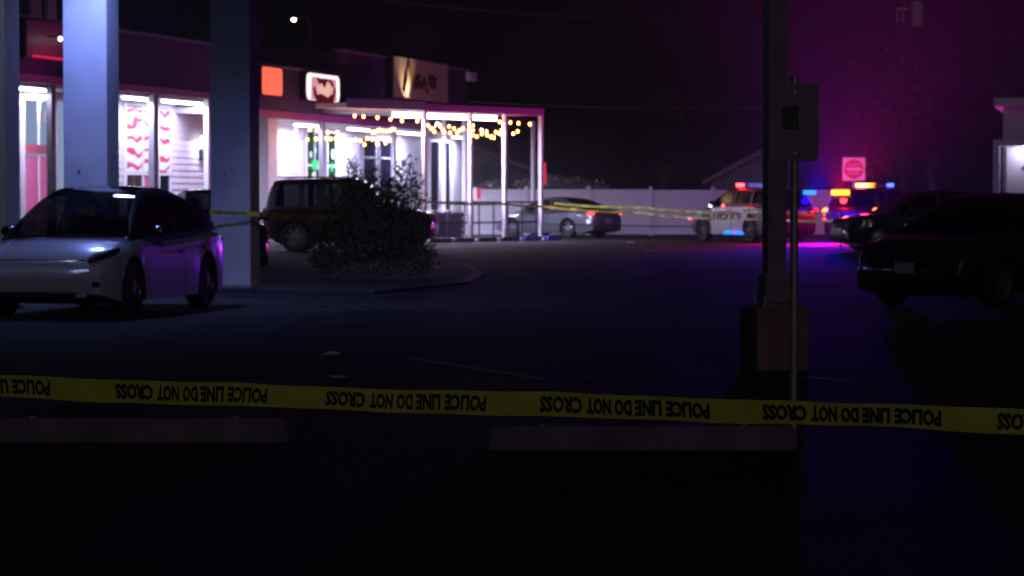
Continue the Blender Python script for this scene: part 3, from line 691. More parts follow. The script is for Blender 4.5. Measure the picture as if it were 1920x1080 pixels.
# ================================================================ vegetation
def leaf_mb(m, p, s):
    a = Vector((random.gauss(0, 1), random.gauss(0, 1), random.gauss(0, .7))).normalized(); b = a.orthogonal().normalized()
    b = Matrix.Rotation(random.uniform(0, 6.28), 3, a) @ b; c = a.cross(b)
    m.add([p - b * s, p + c * s * .45, p + b * s, p - c * s * .45], [(0, 1, 2, 3)])
sh = ground(700, 524); sh.z = .035
t = thing('shrub', 'large dark shrub with upright leafy sprigs in the kerbed bed', 'shrub', sh)
f1, st = MB(), MB()
S = FPX / sh.y
lobes = [(-.62, 0, .55, .55), (-.1, .1, .6, .7), (.5, -.1, .55, .6), (-.45, .1, 1.0, .5), (.15, -.05, 1.05, .55), (.62, .1, .85, .42), (-.75, 0, .9, .35), (.85, 0, .4, .35), (-.9, 0, .35, .3), (-.2, 0, 1.4, .38)]
for (x, y, z, r) in lobes:
    for i in range(int(2600 * r * r + 300)):
        d = Vector((random.gauss(0, 1), random.gauss(0, 1), random.gauss(0, 1))).normalized() * r * random.uniform(.25, 1.25) ** .7
        p = Vector((x, y, z)) + d
        if p.z > .03: leaf_mb(f1, p, random.uniform(.025, .05))
sprigs = [(660, 300), (676, 350), (700, 330), (735, 330), (750, 310), (778, 325), (788, 350), (655, 290), (672, 330), (690, 345), (640, 345), (772, 290), (757, 300), (768, 340), (745, 350), (797, 372), (715, 325), (728, 360), (802, 400), (620, 372), (700, 300), (783, 330), (662, 315)]
sprigs += [(random.uniform(640, 792), random.uniform(305, 395)) for _ in range(12)] + [(random.uniform(592, 806), random.uniform(395, 440)) for _ in range(12)]
for px, py in sprigs:
    tip = at(px, py, sh.y + random.uniform(-.3, .3)) - sh; root = Vector((tip.x * .45, tip.y * .3, .3))
    pts = [root.lerp(tip, i / 8) + Vector((random.uniform(-.03, .03), random.uniform(-.03, .03), 0)) for i in range(9)]
    st.tube(pts, [.018 - .0018 * i for i in range(9)], 5)
    for i in range(240):
        k = random.uniform(.38, 1.0) ; q = root.lerp(tip, k); w = .15 * (1.15 - k) + .045
        leaf_mb(f1, q + Vector((random.gauss(0, w), random.gauss(0, w), random.gauss(0, .05))), random.uniform(.022, .042))
f1.build('foliage', M['leaf'], t, fix=False); st.build('stems', M['bark'], t)

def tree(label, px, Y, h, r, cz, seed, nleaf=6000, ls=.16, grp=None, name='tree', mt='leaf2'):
    random.seed(seed); t = thing(name, label, 'tree', (xat(px, Y), Y, 0), 0, grp)
    tr = MB(); tr.tube([(0, 0, 0), (.1, 0, cz * .4), (-.05, .1, cz * .8), (0, 0, h * .85)], [.24, .19, .14, .04], 9)
    cl = []
    for i in range(14):
        a = random.uniform(0, 6.28); q = Vector((math.cos(a) * r * random.uniform(.3, .8), math.sin(a) * r * random.uniform(.3, .8), cz + random.uniform(-.35, .5) * (h - cz)))
        cl.append((q, r * random.uniform(.28, .5))); tr.tube([(0, 0, cz * random.uniform(.45, .8)), q * .6 + Vector((0, 0, cz * .3)), q], [.08, .05, .02], 5)
    tr.build('trunk', M['bark'], t); f = MB()
    for i in range(nleaf):
        q, rr = random.choice(cl); d = Vector((random.gauss(0, 1), random.gauss(0, 1), random.gauss(0, .8))).normalized() * rr * random.random() ** .4
        leaf_mb(f, q + d, random.uniform(ls * .5, ls))
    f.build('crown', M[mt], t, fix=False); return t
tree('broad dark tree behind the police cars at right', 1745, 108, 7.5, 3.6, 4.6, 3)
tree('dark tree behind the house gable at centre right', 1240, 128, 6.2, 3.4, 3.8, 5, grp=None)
for i, (px, py, w) in enumerate(((985, 335, .8), (1035, 327, 1.2), (1080, 332, 1.0), (1118, 338, .8), (925, 335, .9))):
    random.seed(20 + i); Yh = 104; t = thing('hedge_shrub', ['grey green shrub top peeping over the fence right of the canopy', 'tallest shrub top above the fence behind the silver sedan', 'rounded shrub top above the middle of the silver sedan', 'small shrub top above the fence post', 'shrub top above the fence between the last two canopy posts'][i], 'shrub', (xat(px, Yh), Yh, 0), 0, 'shrubs behind the fence')
    f = MB(); zt_ = zat(py, Yh)
    for k in range(1500):
        d = Vector((random.gauss(0, 1), random.gauss(0, 1), random.gauss(0, 1))).normalized() * random.uniform(.6, 1)
        leaf_mb(f, Vector((d.x * w, d.y * .7, zt_ - .9 + d.z * .9)), random.uniform(.05, .1))
    f.build('foliage', mat('sage_leaf', (.12, .13, .11), .6), t, fix=False)
    MB().tube([(0, 0, 0), (.05, 0, zt_ - 1)], .05, 6).build('stem', M['bark'], t)

# ================================================================ utility pole, wires, street light
Yp = 125; xp = xat(1692, Yp)
t = thing('utility_pole', 'dim utility pole with a grey transformer at upper right', 'utility pole', (xp, Yp, 0))
MB().tube([(0, 0, 0), (0, 0, 13)], [.2, .13], 10).build('shaft', M['bark'], t, smooth=40)
zc = zat(50, Yp); m = MB(); m.lathe_y([(0, 0), (.30, 0), (.30, 1.1), (.26, 1.18), (0, 1.2)], 18)
m.v = [(x + .62, z_, y + zc) for x, y, z_ in m.v]; m.build('transformer', M['transformer'], t, smooth=40)
MB().bb(-.35, .2, -.2, -.12, zc + .75, zc + .87).build('cross_arm', M['transformer'], t)
for dx in (-.3, -.05): MB().tube([(dx, -.16, zc + .2), (dx, -.16, zc + .72)], .06, 8).build('insulator', M['transformer'], t)
for lab, a, b, sag, Ya, Yb in (('lowest overhead wire running right from the shop roof', (880, 191), (1660, 194), .25, 110, 122),
        ('overhead wire above the red sign box', (440, 80), (760, 113), .05, 100, 112),
        ('highest overhead wire near the top of the picture', (640, -8), (1300, 40), .2, 105, 122)):
    p, q = at(*a, Ya), at(*b, Yb); o = MB().tube([x - p for x in span(p, q, sag)], .03, 5).build('overhead_wire', M['wire']); o.location = p; tag(o, lab, 'wire', 'overhead wires')
c = at(551, 37, 140); t = thing('street_light', 'distant bright street light above the shops', 'street light', (c.x, c.y, 0))
MB().tube([(.9, 0, 0), (.9, 0, c.z - .2), (.7, 0, c.z + .15), (0, 0, c.z + .1)], [.1, .07, .05, .04], 8).build('pole', M['dark'], t)
MB().ball((0, 0, c.z), (.10, .08, .085), 10, 6).build('lamp', M['streetgl'], t); MB().bb(-.25, .25, -.12, .12, c.z + .1, c.z + .18).build('hood', M['dark'], t)

# ================================================================ DO NOT ENTER sign
Yd = 94.5; c = at(1601, 317, Yd)
t = thing('traffic_sign', 'square DO NOT ENTER sign glowing pink in the red police light', 'road sign', (c.x, c.y, 0), 0)
MB().tube([(0, .05, 0), (0, .05, c.z + .35)], .035, 8).build('post', M['steel'], t)
plate(.8, .82, .05, (0, 0, c.z), .006).build('sign_plate', M['signw'], t)
m = MB(); q = 36; m.add([(.34 * math.cos(2 * math.pi * i / q), -.004, c.z + .34 * math.sin(2 * math.pi * i / q)) for i in range(q)], [tuple(range(q))]); m.build('red_disc', M['signred2'], t, fix=False)
MB().bb(-.27, .27, -.009, -.006, c.z - .05, c.z + .05).build('white_bar', M['signw'], t)
for txt, z0, w in (('DO NOT', .1, .38), ('ENTER', -.19, .34)):
    tv, tf = text_geo(txt, .02); m = MB(); m.add([(w * (x - .5), -.009, c.z + z0 + .1 * z) for x, z in tv], tf); m.build('lettering', M['signw'], t, fix=False)

# ================================================================ vehicles
def lerp_list(pts, x):
    if x <= pts[0][0]: return pts[0][1]
    for (a, b), (c, d) in zip(pts, pts[1:]):
        if x <= c:
            k = (x - a) / (c - a); return b + (d - b) * k
    return pts[-1][1]
def smooth_prof(pts, it=2):
    for _ in range(it):
        q = [pts[0]]
        for a, b in zip(pts, pts[1:]):
            q += [(a[0] * .78 + b[0] * .22, a[1] * .78 + b[1] * .22), (a[0] * .22 + b[0] * .78, a[1] * .22 + b[1] * .78)]
        q.append(pts[-1]); pts = q
    return pts
def vehicle(label, loc, rz, S, body, group=None, name='parked_car', cat='car'):
    """S: L W H fo wb wr top(list x,z rear->front) cab(list x,z rear->front) header/rear_header doors belt"""
    t = thing(name, label, cat, loc, rz, group)
    L, W = S['L'], S['W']; xf = L / 2 - S['fo']; xr = xf - S['wb']; wr = S['wr']; AR = wr * 1.17; zbot = S.get('clear', .22)
    top = smooth_prof(S['top'], 2); round_ = S.get('round', .11)
    def wf(x):
        e = L / 2 - abs(x); a = 1 - .035 * max(0, (abs(x) - L * .25) / (L * .25)) ** 2
        if e < .55: a -= round_ * (1 - e / .55) ** 2.2
        return a
    doors = S['doors']        # [(x0, x1, name)]
    st_ = set([-L / 2, -L / 2 + .03, -L / 2 + .09, -L / 2 + .2, -L / 2 + .38, L / 2, L / 2 - .03, L / 2 - .09, L / 2 - .2, L / 2 - .38])
    for c in (xf, xr):
        st_ |= {c + AR * math.cos(math.pi * i / 10) for i in range(11)} | {c - AR - .012, c + AR + .012}
    for a, b, _ in doors: st_ |= {a, a + .012, b - .012, b}
    for i in range(1, 14): st_.add(-L / 2 + L * i / 14)
    xs = sorted(st_); q = [xs[0]]
    for x in xs[1:]:
        if x - q[-1] > .008: q.append(x)
    xs = q
    NR = 10
    def sect(x):
        zt = lerp_list(top, x); e = min(x + L / 2, L / 2 - x); hw = W / 2 * wf(x); zb = zbot + (.10 * (1 - e / .45) if e < .45 else 0)
        if e < .1: zt -= .05 * (1 - e / .1) ** 2
        for c in (xf, xr):
            if abs(x - c) < AR + 1e-6: zb = max(zb, wr + math.sqrt(max(AR * AR - (x - c) ** 2, 0)))
        zs = zt - .10; z3 = max(.42 * S['H'] * .75, zb + .03); z4 = max(zs - .16, z3 + .02); zs = max(zs, z4 + .02)
        r = [(0, zb), (hw * .80, zb), (hw * .985, zb + .005), (hw * 1.0, z3), (hw * .992, z4), (hw * .965, zs), (hw * .90, max(zs + .055, zt - .045)), (hw * .78, zt - .012), (hw * .4, zt + .006), (0, zt + .01)]
        return r
    groups = {'body': MB()}
    for *_, nm in doors: groups.setdefault(nm, None)
    parts = [('body', 1, groups['body'])]
    secs = [sect(x) for x in xs]
    def add(mb, pts, mi=0): mb.add(pts, [tuple(range(len(pts)))], mi)
    dmbs = {}
    for i in range(len(xs) - 1):
        x0, x1 = xs[i], xs[i + 1]; xm = (x0 + x1) / 2
        for s in (1, -1):
            for j in range(NR - 1):
                (ya, za), (yb, zb_) = secs[i][j], secs[i][j + 1]; (yc, zc_), (yd, zd) = secs[i + 1][j + 1], secs[i + 1][j]
                quad = [(x0, s * ya, za), (x0, s * yb, zb_), (x1, s * yc, zc_), (x1, s * yd, zd)]
                tgt, mi = groups['body'], 0
                if j < 2: mi = 1
                if 2 <= j <= 5:
                    for a, b, nm in doors:
                        if a <= xm <= b:
                            if xm < a + .012 or xm > b - .012: mi = 1
                            else: tgt = dmbs.setdefault((nm, s, a), MB()); mi = 0
                tgt.add(quad, [(0, 1, 2, 3)], mi)
    for e in (0, -1):
        pl = [(xs[e], y, z) for y, z in secs[e]] + [(xs[e], -y, z) for y, z in reversed(secs[e][1:-1])]
        zc = (secs[e][0][1] + secs[e][-1][1]) / 2; sg = -1 if e == 0 else 1; n_ = len(pl); rings = [pl]
        for k, dx in ((.86, .035), (.6, .06), (.3, .07)): rings.append([(xs[e] + sg * dx, y * k, zc + (z - zc) * k) for _, y, z in pl])
        for ra, rb in zip(rings, rings[1:]): groups['body'].add(ra + rb, [(i, (i + 1) % n_, n_ + (i + 1) % n_, n_ + i) for i in range(n_)])
        groups['body'].add(rings[-1], [tuple(range(n_))])
    groups['body'].build('body', [body, M['trim']], t, smooth=38)
    dm = S.get('doormat', body); made = {}
    for (nm, s, a), mb in dmbs.items():
        o = mb.build(nm, dm, t, smooth=38); made[(nm, s)] = o
        b_ = [d for d in doors if d[0] == a][0][1]; hx = a + .18
        zz = lerp_list(top, hx) - .19; MB().box((hx, s * (W / 2 * .998 + .012), zz), (.2, .03, .035), 0, 0, .01).build('door_handle', S.get('handle', body), o)
    # cabin
    cab = smooth_prof(S['cab'], 2); hdr, rhdr = S['header'], S['rheader']; x0c, x1c = cab[0][0], cab[-1][0]
    cx = set([p[0] for p in cab]) | {hdr, rhdr} | {p for a, b in S['pillars'] for p in (a, b)}
    for i in range(1, 12): cx.add(x0c + (x1c - x0c) * i / 12)
    cx = sorted(cx); q = [cx[0]]
    for x in cx[1:]:
        if x - q[-1] > .02: q.append(x)
    cx = q; tum = S.get('tumble', .34)
    def csec(x):
        zb_ = lerp_list(top, x) - .02; zt = max(lerp_list(cab, x), zb_ + .004); wb_ = W / 2 * wf(x) * .905; h = zt - zb_
        wt = lambda fr: wb_ - tum * h * fr * (1 - .0 * fr)
        rows = [(wb_, zb_), (wt(.10), zb_ + .10 * h), (wt(.84), zb_ + .84 * h), (wt(.93) - .01, zb_ + .94 * h), (wt(1) - .06 * min(1, h / .3), zt), (wt(1) * .5, zt + .018 * min(1, h / .3)), (0, zt + .025 * min(1, h / .3))]
        return rows
    cs = [csec(x) for x in cx]; shell = MB(); gl = {}
    for i in range(len(cx) - 1):
        xm = (cx[i] + cx[i + 1]) / 2
        for s in (1, -1):
            for j in range(6):
                a, b = cs[i][j], cs[i][j + 1]; c_, d_ = cs[i + 1][j + 1], cs[i + 1][j]
                quad = [(cx[i], s * a[0], a[1]), (cx[i], s * b[0], b[1]), (cx[i + 1], s * c_[0], c_[1]), (cx[i + 1], s * d_[0], d_[1])]
                key = None; mi = 0
                if j == 1 and not any(p0 <= xm <= p1 for p0, p1 in S['pillars']):
                    idx = sum(1 for p0, p1 in S['pillars'] if xm > p1); key = ('side_window', s, idx)
                elif j >= 4 and xm > hdr: key = ('windshield', 0, 0)
                elif j >= 4 and xm < rhdr: key = ('rear_window', 0, 0)
                elif S.get('glassroof') and j >= 4: key = ('roof_glass', 0, 0)
                if j == 0 or (j == 1 and key is None): mi = 1 if S.get('blackpillar', True) else 0
                if S.get('darkrail') and j in (2, 3): mi = 1
                if key: gl.setdefault(key, MB()).add(quad, [(0, 1, 2, 3)])
                else: shell.add(quad, [(0, 1, 2, 3)], mi)
    shell.build('cabin_shell', [body, M['trim']], t, smooth=45)
    for (nm, s, i), mb in gl.items(): mb.build(nm, S.get('windscreen', S.get('glass', M['glass'])) if nm == 'windshield' else S.get('glass', M['glass']), t, smooth=50)
    # interior
    inn = MB(); zi = .55; xm0, xm1 = max(x0c + .25, -L / 2 + .3), x1c - .35
    inn.bb(xm0, xm1, -W * .38, W * .38, zi - .3, zi); inn.bb(x1c - .62, x1c - .2, -W * .38, W * .38, zi, lerp_list(top, x1c - .4) - .03)
    inn.build('interior_floor', M['seat'], t)
    zt_ = S['H']; sm = S.get('seatmat', M['seat'])
    for s in (1, -1):
        sx = S['seatx']; m = MB(); m.box((sx, s * W * .2, zi + .12), (.5, .48, .2), 0, 0, .05)
        m.box((sx - .28, s * W * .2, zi + .42), (.16, .46, .6), 0, 0, .06); se = m.build('seat', M['seat'], t)
        MB().box((sx - .32, s * W * .2, min(zi + .82, zt_ - .28)), (.12, .27, .2), 0, 0, .05).build('headrest', sm, se)
    MB().box((sx - 1.1, 0, zi + .38), (.2, W * .66, .6), 0, 0, .07).build('rear_bench', M['seat'], t)
    # wheels
    def wheel(cx_, s):
        w = thing_child('wheel', t, (cx_, s * (W / 2 - .13), wr))
        tw = .115
        p = [(wr * .66, -tw), (wr * .9, -tw - .008), (wr * .985, -tw * .75), (wr, -tw * .4), (wr, tw * .4), (wr * .985, tw * .75), (wr * .9, tw + .008), (wr * .66, tw)]
        MB().lathe_y(p, 36).build('tyre', M['tyre'], w, smooth=35)
        rm = MB(); y1 = s * tw
        rm.lathe_y([(wr * .67, -tw * .9), (wr * .60, -tw * .6), (wr * .60, tw * .6), (wr * .67, tw * .95), (wr * .64, tw * 1.0), (wr * .61, tw * .8)], 36)
        ns = S.get('spokes', 5)
        for k in range(ns):
            a = 2 * math.pi * k / ns + .3; ca, sa = math.cos(a), math.sin(a); wd = .07 * wr / .35 * (5 / ns) ** .5
            pa = [Vector((r * ca - sg * wdd * sa, y1 * (yy), r * sa + sg * wdd * ca)) for r, wdd, yy in ((.05, wd * .6, .95), (wr * .62, wd * .85, .8)) for sg in (-1, 1)]
            pb = [v - Vector((0, y1 * .22, 0)) for v in pa]
            rm.add(pa + pb, [(0, 1, 3, 2), (4, 6, 7, 5), (0, 2, 6, 4), (1, 5, 7, 3)])
        rm.lathe_y([(0, s * tw * .99), (.06, s * tw * .97), (.07, s * tw * .7)], 16)
        rm.build('rim', S.get('rim', M['rim']), w, smooth=35)
        d = MB(); d.lathe_y([(0, s * tw * .2), (wr * .5, s * tw * .2)], 20); d.build('brake_disc', M['dark'], w)
    for cx_ in (xf, xr):
        for s in (1, -1): wheel(cx_, s)
    m = MB(); m.bb(xr - .5, xf + .5, -W * .36, W * .36, zbot - .02, zbot + .2); m.build('underbody', M['trim'], t)
    for c in (xf, xr):
        m = MB(); m.bb(c - AR, c + AR, -W * .33, W * .33, wr * .5, wr + AR + .0); m.build('arch_liner', M['trim'], t)
    # mirrors
    mx_ = x1c - .62
    for s in (1, -1):
        zz = lerp_list(top, mx_) + .06; m = MB(); m.ball((mx_, s * (W / 2 + .07), zz + .02), (.09, .12, .08), 12, 8)
        m.tube([(mx_, s * (W / 2 - .1), zz - .05), (mx_, s * (W / 2 + .0), zz)], .03, 6); m.build('mirror', S.get('mirrormat', body), t, smooth=50)
    # lamps
    for s in (1, -1):
        hx, hy, hz, hr = S['head']; ry = Matrix.Rotation(-s * .55, 3, 'Z') @ Matrix.Rotation(S.get('headtilt', .25) , 3, 'Y')
        MB().ball((hx, s * hy, hz), hr, 14, 8, rot=ry).build('headlight', S.get('headmat', M['lens']), t, smooth=60)
        hx, hy, hz, hr = S['tail']; ry = Matrix.Rotation(s * .45, 3, 'Z')
        MB().ball((hx, s * hy, hz), hr, 14, 8, rot=ry).build('tail_light', S.get('tailmat', M['redlens']), t, smooth=60)
    gx, gw, gz, gh = S['grille']
    MB().box((gx, 0, gz), (.06, gw, gh), 0, 0, .02).build('grille', S.get('grillemat', M['trim']), t)
    if S.get('plate_f'): MB().box((L / 2 + .085, 0, S['plate_f']), (.012, .305, .155), 0, 0, .003).build('licence_plate', M['plate'], t)
    if S.get('plate_r'): MB().box((-L / 2 - .085, 0, S['plate_r']), (.012, .305, .155), 0, 0, .003).build('licence_plate', M['plate'], t)
    MB().box((-L / 2 - .0, 0, .45), (.08, W * .74, .16), 0, 0, .03).build('rear_bumper', S.get('bumpermat', body), t)
    return t, xf, xr
def thing_child(name, parent, loc):
    o = bpy.data.objects.new(name, None); COL.objects.link(o); o.parent = parent; o.location = loc; o.empty_display_size = .1; return o
def heading(dx, dy): return math.atan2(dy, dx)
def paint(name, col, rough=.28, metal=.3): return mat(name, col, rough, metal, coat=1.0)

# --- white crossover in front of the columns
XO = dict(L=4.75, W=1.92, H=1.62, fo=.86, wb=2.89, wr=.355, clear=.2,
    top=[(-2.375, .98), (-2.25, 1.06), (-1.8, 1.08), (-1.0, 1.03), (.3, .97), (1.05, 1.0), (1.5, .98), (1.9, .90), (2.2, .79), (2.375, .66)],
    cab=[(-2.18, 1.08), (-1.9, 1.26), (-1.2, 1.52), (-.5, 1.645), (.1, 1.65), (.52, 1.57), (1.0, 1.31), (1.46, 1.0)],
    header=.38, rheader=-1.1, pillars=[(-2.3, -1.62), (-.42, -.34), (1.0, 1.5)], doors=[(-.38, .95, 'front_door'), (-1.32, -.39, 'rear_door')],
    seatx=.05, seatmat=M['seatw'], windscreen=car_glass('clear_windscreen', (.5, .52, .54)), glass=car_glass('privacy_glass', (.03, .03, .035)), darkrail=True, glassroof=True, head=(2.10, .76, .80, (.27, .10, .06)), headtilt=.3, headmat=mat('dark_lens', (.04, .04, .05), .35), tail=(-2.22, .72, .93, (.10, .16, .06)),
    grille=(2.42, 1.05, .30, .07), tumble=.36, spokes=10, rim=mat('dark_alloy', (.08, .08, .085), .4, .8), handle=M['trim'], mirrormat=paint('black_paint', (.012, .012, .014), .3, .2)); paint('pearl_white', (.52, .52, .70), .36, .0)
th = R(12.2); h = Vector((-math.sin(th), -math.cos(th), 0))
ax = Vector((xat(120, 34.0), 34.0, 0)); cc = ax - h * (XO['L'] / 2 - XO['fo'])
tes, xf, xr = vehicle('white electric crossover facing the camera at the left, before the columns', cc, heading(h.x, h.y), XO, MATS['pearl_white'])
for s in (1, -1):
    MB().box((2.33, s * .70, .44), (.12, .24, .06), R(-s * 28), 0, .01).build('fog_slot', M['trim'], tes)
    pts = []
    for i in range(15):
        x = 1.25 + i * .072; pts.append((x, s * (.70 - .10 * (i / 14) ** 2), lerp_list(smooth_prof(XO['top'], 2), x) - .012))
    MB().tube(pts, .006, 5).build('bonnet_seam', M['trim'], tes)
MB().tube([(2.27, -.58, .735), (2.315, -.3, .742), (2.33, 0, .745), (2.315, .3, .742), (2.27, .58, .735)], .006, 5).build('bonnet_seam', M['trim'], tes)
MB().tube([(1.36, -.62, 1.015), (1.46, 0, 1.02), (1.36, .62, 1.015)], .02, 6).build('wiper_cowl', M['trim'], tes)
MB().box((2.43, 0, .30), (.03, 1.3, .05), 0, 0, .01).build('lower_lip', MATS['pearl_white'], tes)

# --- dark crossover behind it, mostly hidden
XO2 = dict(XO); XO2.update(H=1.66, seatmat=M['seat'], glassroof=False, rim=M['rim'], mirrormat=paint('black_paint', (.012, .012, .014), .3, .2))
th = R(14); h = Vector((math.sin(th), -math.cos(th), 0)); pc = Vector((xat(398, 58), 58, 0))
vehicle('dark crossover mostly hidden between the white car and the dim column', pc, heading(h.x, h.y), XO2, MATS['black_paint'])

# --- dark red boxy SUV
SU = dict(L=4.55, W=1.94, H=1.98, fo=.80, wb=2.88, wr=.40, clear=.28,
    top=[(-2.275, 1.12), (-2.1, 1.17), (0, 1.17), (.9, 1.17), (1.1, 1.17), (1.9, 1.13), (2.2, 1.06), (2.275, .98)],
    cab=[(-2.22, 1.18), (-2.16, 1.5), (-2.05, 1.88), (-1.9, 1.95), (0, 1.98), (.35, 1.95), (.62, 1.75), (1.12, 1.16)],
    header=.42, rheader=-2.02, pillars=[(-2.3, -1.95), (-1.28, -1.16), (-.14, -.02), (.85, 1.2)], doors=[(-.06, .98, 'front_door'), (-1.02, -.08, 'rear_door')],
    seatx=.15, head=(2.2, .70, .92, (.10, .13, .13)), tail=(-2.25, .78, 1.0, (.06, .09, .16)), grille=(2.33, 1.1, .9, .26), tumble=.2, spokes=7, handle=M['chrome'], round=.07)
SU['H'] = 1.98
pc = Vector((xat(658, 72.5), 72.5, 0)); dr = paint('dark_red_paint', (.045, .006, .012), .3, .3)
suv, xf, xr = vehicle('boxy dark red SUV parked side on behind the shrub', pc, R(-4), SU, dr)
MB().bb(-1.9, .2, .62, .66, 2.0, 2.04).build('roof_rail', M['dark'], suv); MB().bb(-1.9, .2, -.66, -.62, 2.0, 2.04).build('roof_rail', M['dark'], suv)
MB().ball((1.0, -.985, .77), (.05, .03, .04), 8, 6).build('side_marker', M['redlamp'], suv)

# --- silver sedan by the fence
SE = dict(L=4.82, W=1.82, H=1.45, fo=.95, wb=2.78, wr=.33, clear=.18,
    top=[(-2.41, .93), (-2.3, 1.0), (-1.7, 1.03), (-.9, .98), (.5, .93), (1.1, .94), (1.6, .88), (2.1, .78), (2.35, .66), (2.41, .58)],
    cab=[(-1.95, 1.03), (-1.5, 1.2), (-.95, 1.39), (-.3, 1.45), (.2, 1.44), (.6, 1.32), (1.3, .94)],
    header=.42, rheader=-.85, pillars=[(-2.2, -1.35), (-.4, -.32), (.95, 1.4)], doors=[(-.36, .9, 'front_door'), (-1.25, -.37, 'rear_door')],
    seatx=0, head=(2.15, .68, .68, (.16, .14, .06)), tail=(-2.25, .68, .86, (.16, .2, .08)), tailmat=M['taillamp'], grille=(2.46, .9, .42, .16), plate_r=.62)
th = R(46); h = Vector((-math.sin(th), math.cos(th), 0))
sed, xf, xr = vehicle('silver sedan with glowing tail light in front of the white fence', (1.66, 97.0, 0), heading(h.x, h.y), SE, paint('silver_paint', (.13, .145, .17), .35, .5))
MB().box((-2.38, .5, .72), (.1, .3, .09), 0, 0, .03).build('reversing_lamp', glow('reverse_glow', (.8, .85, 1.0), 2.2), sed)
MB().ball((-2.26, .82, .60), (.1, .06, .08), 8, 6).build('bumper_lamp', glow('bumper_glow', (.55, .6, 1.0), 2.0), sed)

# --- marked police SUVs
PO = dict(L=5.05, W=2.0, H=1.78, fo=.93, wb=3.02, wr=.385, clear=.24,
    top=[(-2.525, 1.05), (-2.4, 1.16), (-1.5, 1.24), (0, 1.22), (1.0, 1.19), (1.3, 1.16), (2.0, 1.05), (2.4, .88), (2.525, .76)],
    cab=[(-2.42, 1.16), (-2.25, 1.45), (-2.05, 1.68), (-1.8, 1.74), (-.4, 1.78), (.25, 1.75), (.6, 1.6), (1.45, 1.14)],
    header=.42, rheader=-2.0, pillars=[(-2.6, -2.1), (-1.38, -1.26), (-.3, -.2), (1.05, 1.5)], doors=[(-.25, 1.05, 'front_door'), (-1.3, -.27, 'rear_door')],
    glass=car_glass('dark_police_glass', (.05, .05, .06)), seatx=.2, head=(2.3, .76, .84, (.18, .12, .08)), tail=(-2.42, .84, 1.0, (.09, .13, .13)), grille=(2.57, 1.1, .66, .26), plate_r=.72,
    doormat=paint('police_white', (.60, .60, .62), .35, 0), rim=mat('police_wheel', (.06, .06, .065), .5, .5), handle=M['trim'], tumble=.3)
pblack = mat('police_black', (.008, .008, .011), .45, 0, coat=.25)
def bloom_beam(name, loc, p, col, car, src, dst):  # added spot, aimed upward, that lights the haze into a bloom
    d = Vector((dst[0] - src[0], dst[1] - src[1], 86 * math.tan(R(13)))); d = Matrix.Rotation(-car.rotation_euler.z, 3, 'Z') @ d
    return lamp(name, 'SPOT', loc, p, col, car, .09, d.to_track_quat('-Z', 'Y').to_euler(), spot=R(28), blend=.9)
def police_extras(t, s_txt, cols):
    S = PO
    # lettering across both doors on the side we see
    for s in (1, -1):
        tv, tf = text_geo('POLICE', .05); m = MB()
        m.add([((.62 - 1.55 * x) * s if s > 0 else (-.93 + 1.55 * x), s * (S['W'] / 2 + .004), .70 + .27 * z) for x, z in tv], tf)
        m.build('lettering', mat('police_navy', (.03, .03, .10), .4), t, fix=False)
        b = MB(); b.add([(.80 + .10 * math.cos(a) , s * (S['W'] / 2 + .004), .84 + .19 * math.sin(a)) for a in [2 * math.pi * i / 6 + .5 for i in range(6)]], [tuple(range(6))]); b.build('door_badge', MATS['police_navy'], t, fix=False)
    bar = MB().box((-.1, 0, 1.86), (.28, 1.22, .09), 0, 0, .03).build('light_bar', M['dark'], t)
    n = len(cols)
    for i, c in enumerate(cols):
        if not c: continue
        y = .62 - 1.24 * (i + .5) / n; wd = 1.24 / n
        MB().box((-.1, y, 1.865), (.33, wd * .94, .115), 0, 0, .03).build('flasher', M[c], bar)
    MB().bb(2.54, 2.62, -.5, .5, .4, .95).build('push_bumper', M['trim'], t)
    MB().ball((1.0, .98, 1.2), (.09, .07, .07), 10, 6).build('spotlight', M['chrome'], t)
th = R(26); h = Vector((-math.sin(th), math.cos(th), 0))
pol1, xf, xr = vehicle('black and white police SUV marked POLICE, left of the tall lamp pole', (7.96, 88.2, 0), heading(h.x, h.y), PO, pblack, 'police cars', 'police_car', 'police car')
police_extras(pol1, 1, ['redlamp', None, 'bluedim', 'bluedim', 'bluedim', 'bluedim', 'bluelamp', 'blueflash'])
for x in (-.07, -.87): MB().box((x, 1.01, .29), (.44, .03, .08), 0, 0, .02).build('running_board_light', M['blueflash'], pol1)
MB().ball((1.0, 1.02, 1.20), .075, 10, 6).build('white_flasher', M['whiteflash'], pol1)
MB().ball((.2, 1.02, 1.19), .05, 8, 6).build('red_flasher', M['redlamp'], pol1)
MB().box((-2.24, -.78, 1.62), (.1, .46, .15), 0, 0, .04).build('rear_flasher', M['blueflash'], pol1)
MB().ball((2.5, .95, .75), .05, 8, 6).build('front_marker', M['redlamp'], pol1)
lamp('police_blue', 'POINT', (-.1, -.62, 2.0), 480, (.28, .22, 1.0), pol1, .15)
lamp('police_red_small', 'POINT', (-.1, .75, 2.0), 25, (1, .01, .02), pol1, .1)
lamp('police_blue_rear', 'SPOT', (-2.6, -.78, 1.64), 5000, (.012, .001, 1.0), pol1, .12, (0, R(72), 0), spot=R(110), blend=.5)
bloom_beam('police_blue_bloom_beam', (-2.44, -.78, 1.62), 40000, (.0003, .00002, 1.0), pol1, (9, 86), (6, 0))
lamp('police_blue_halo', 'POINT', (-2.44, -.78, 1.62), 500, (.004, .0007, 1.0), pol1, .11)
lamp('police_blue_low', 'AREA', (-.45, 1.06, .3), 1.2, (.1, .12, 1.0), pol1, 1.0, (R(90), 0, R(180)), sy=.1)
th = R(27); h = Vector((math.sin(th), math.cos(th), 0)); rc = Vector((xat(1593, 86), 86, 0)); pc = rc + h * 2.52
PO2 = dict(PO); PO2['tailmat'] = M['tailhot']
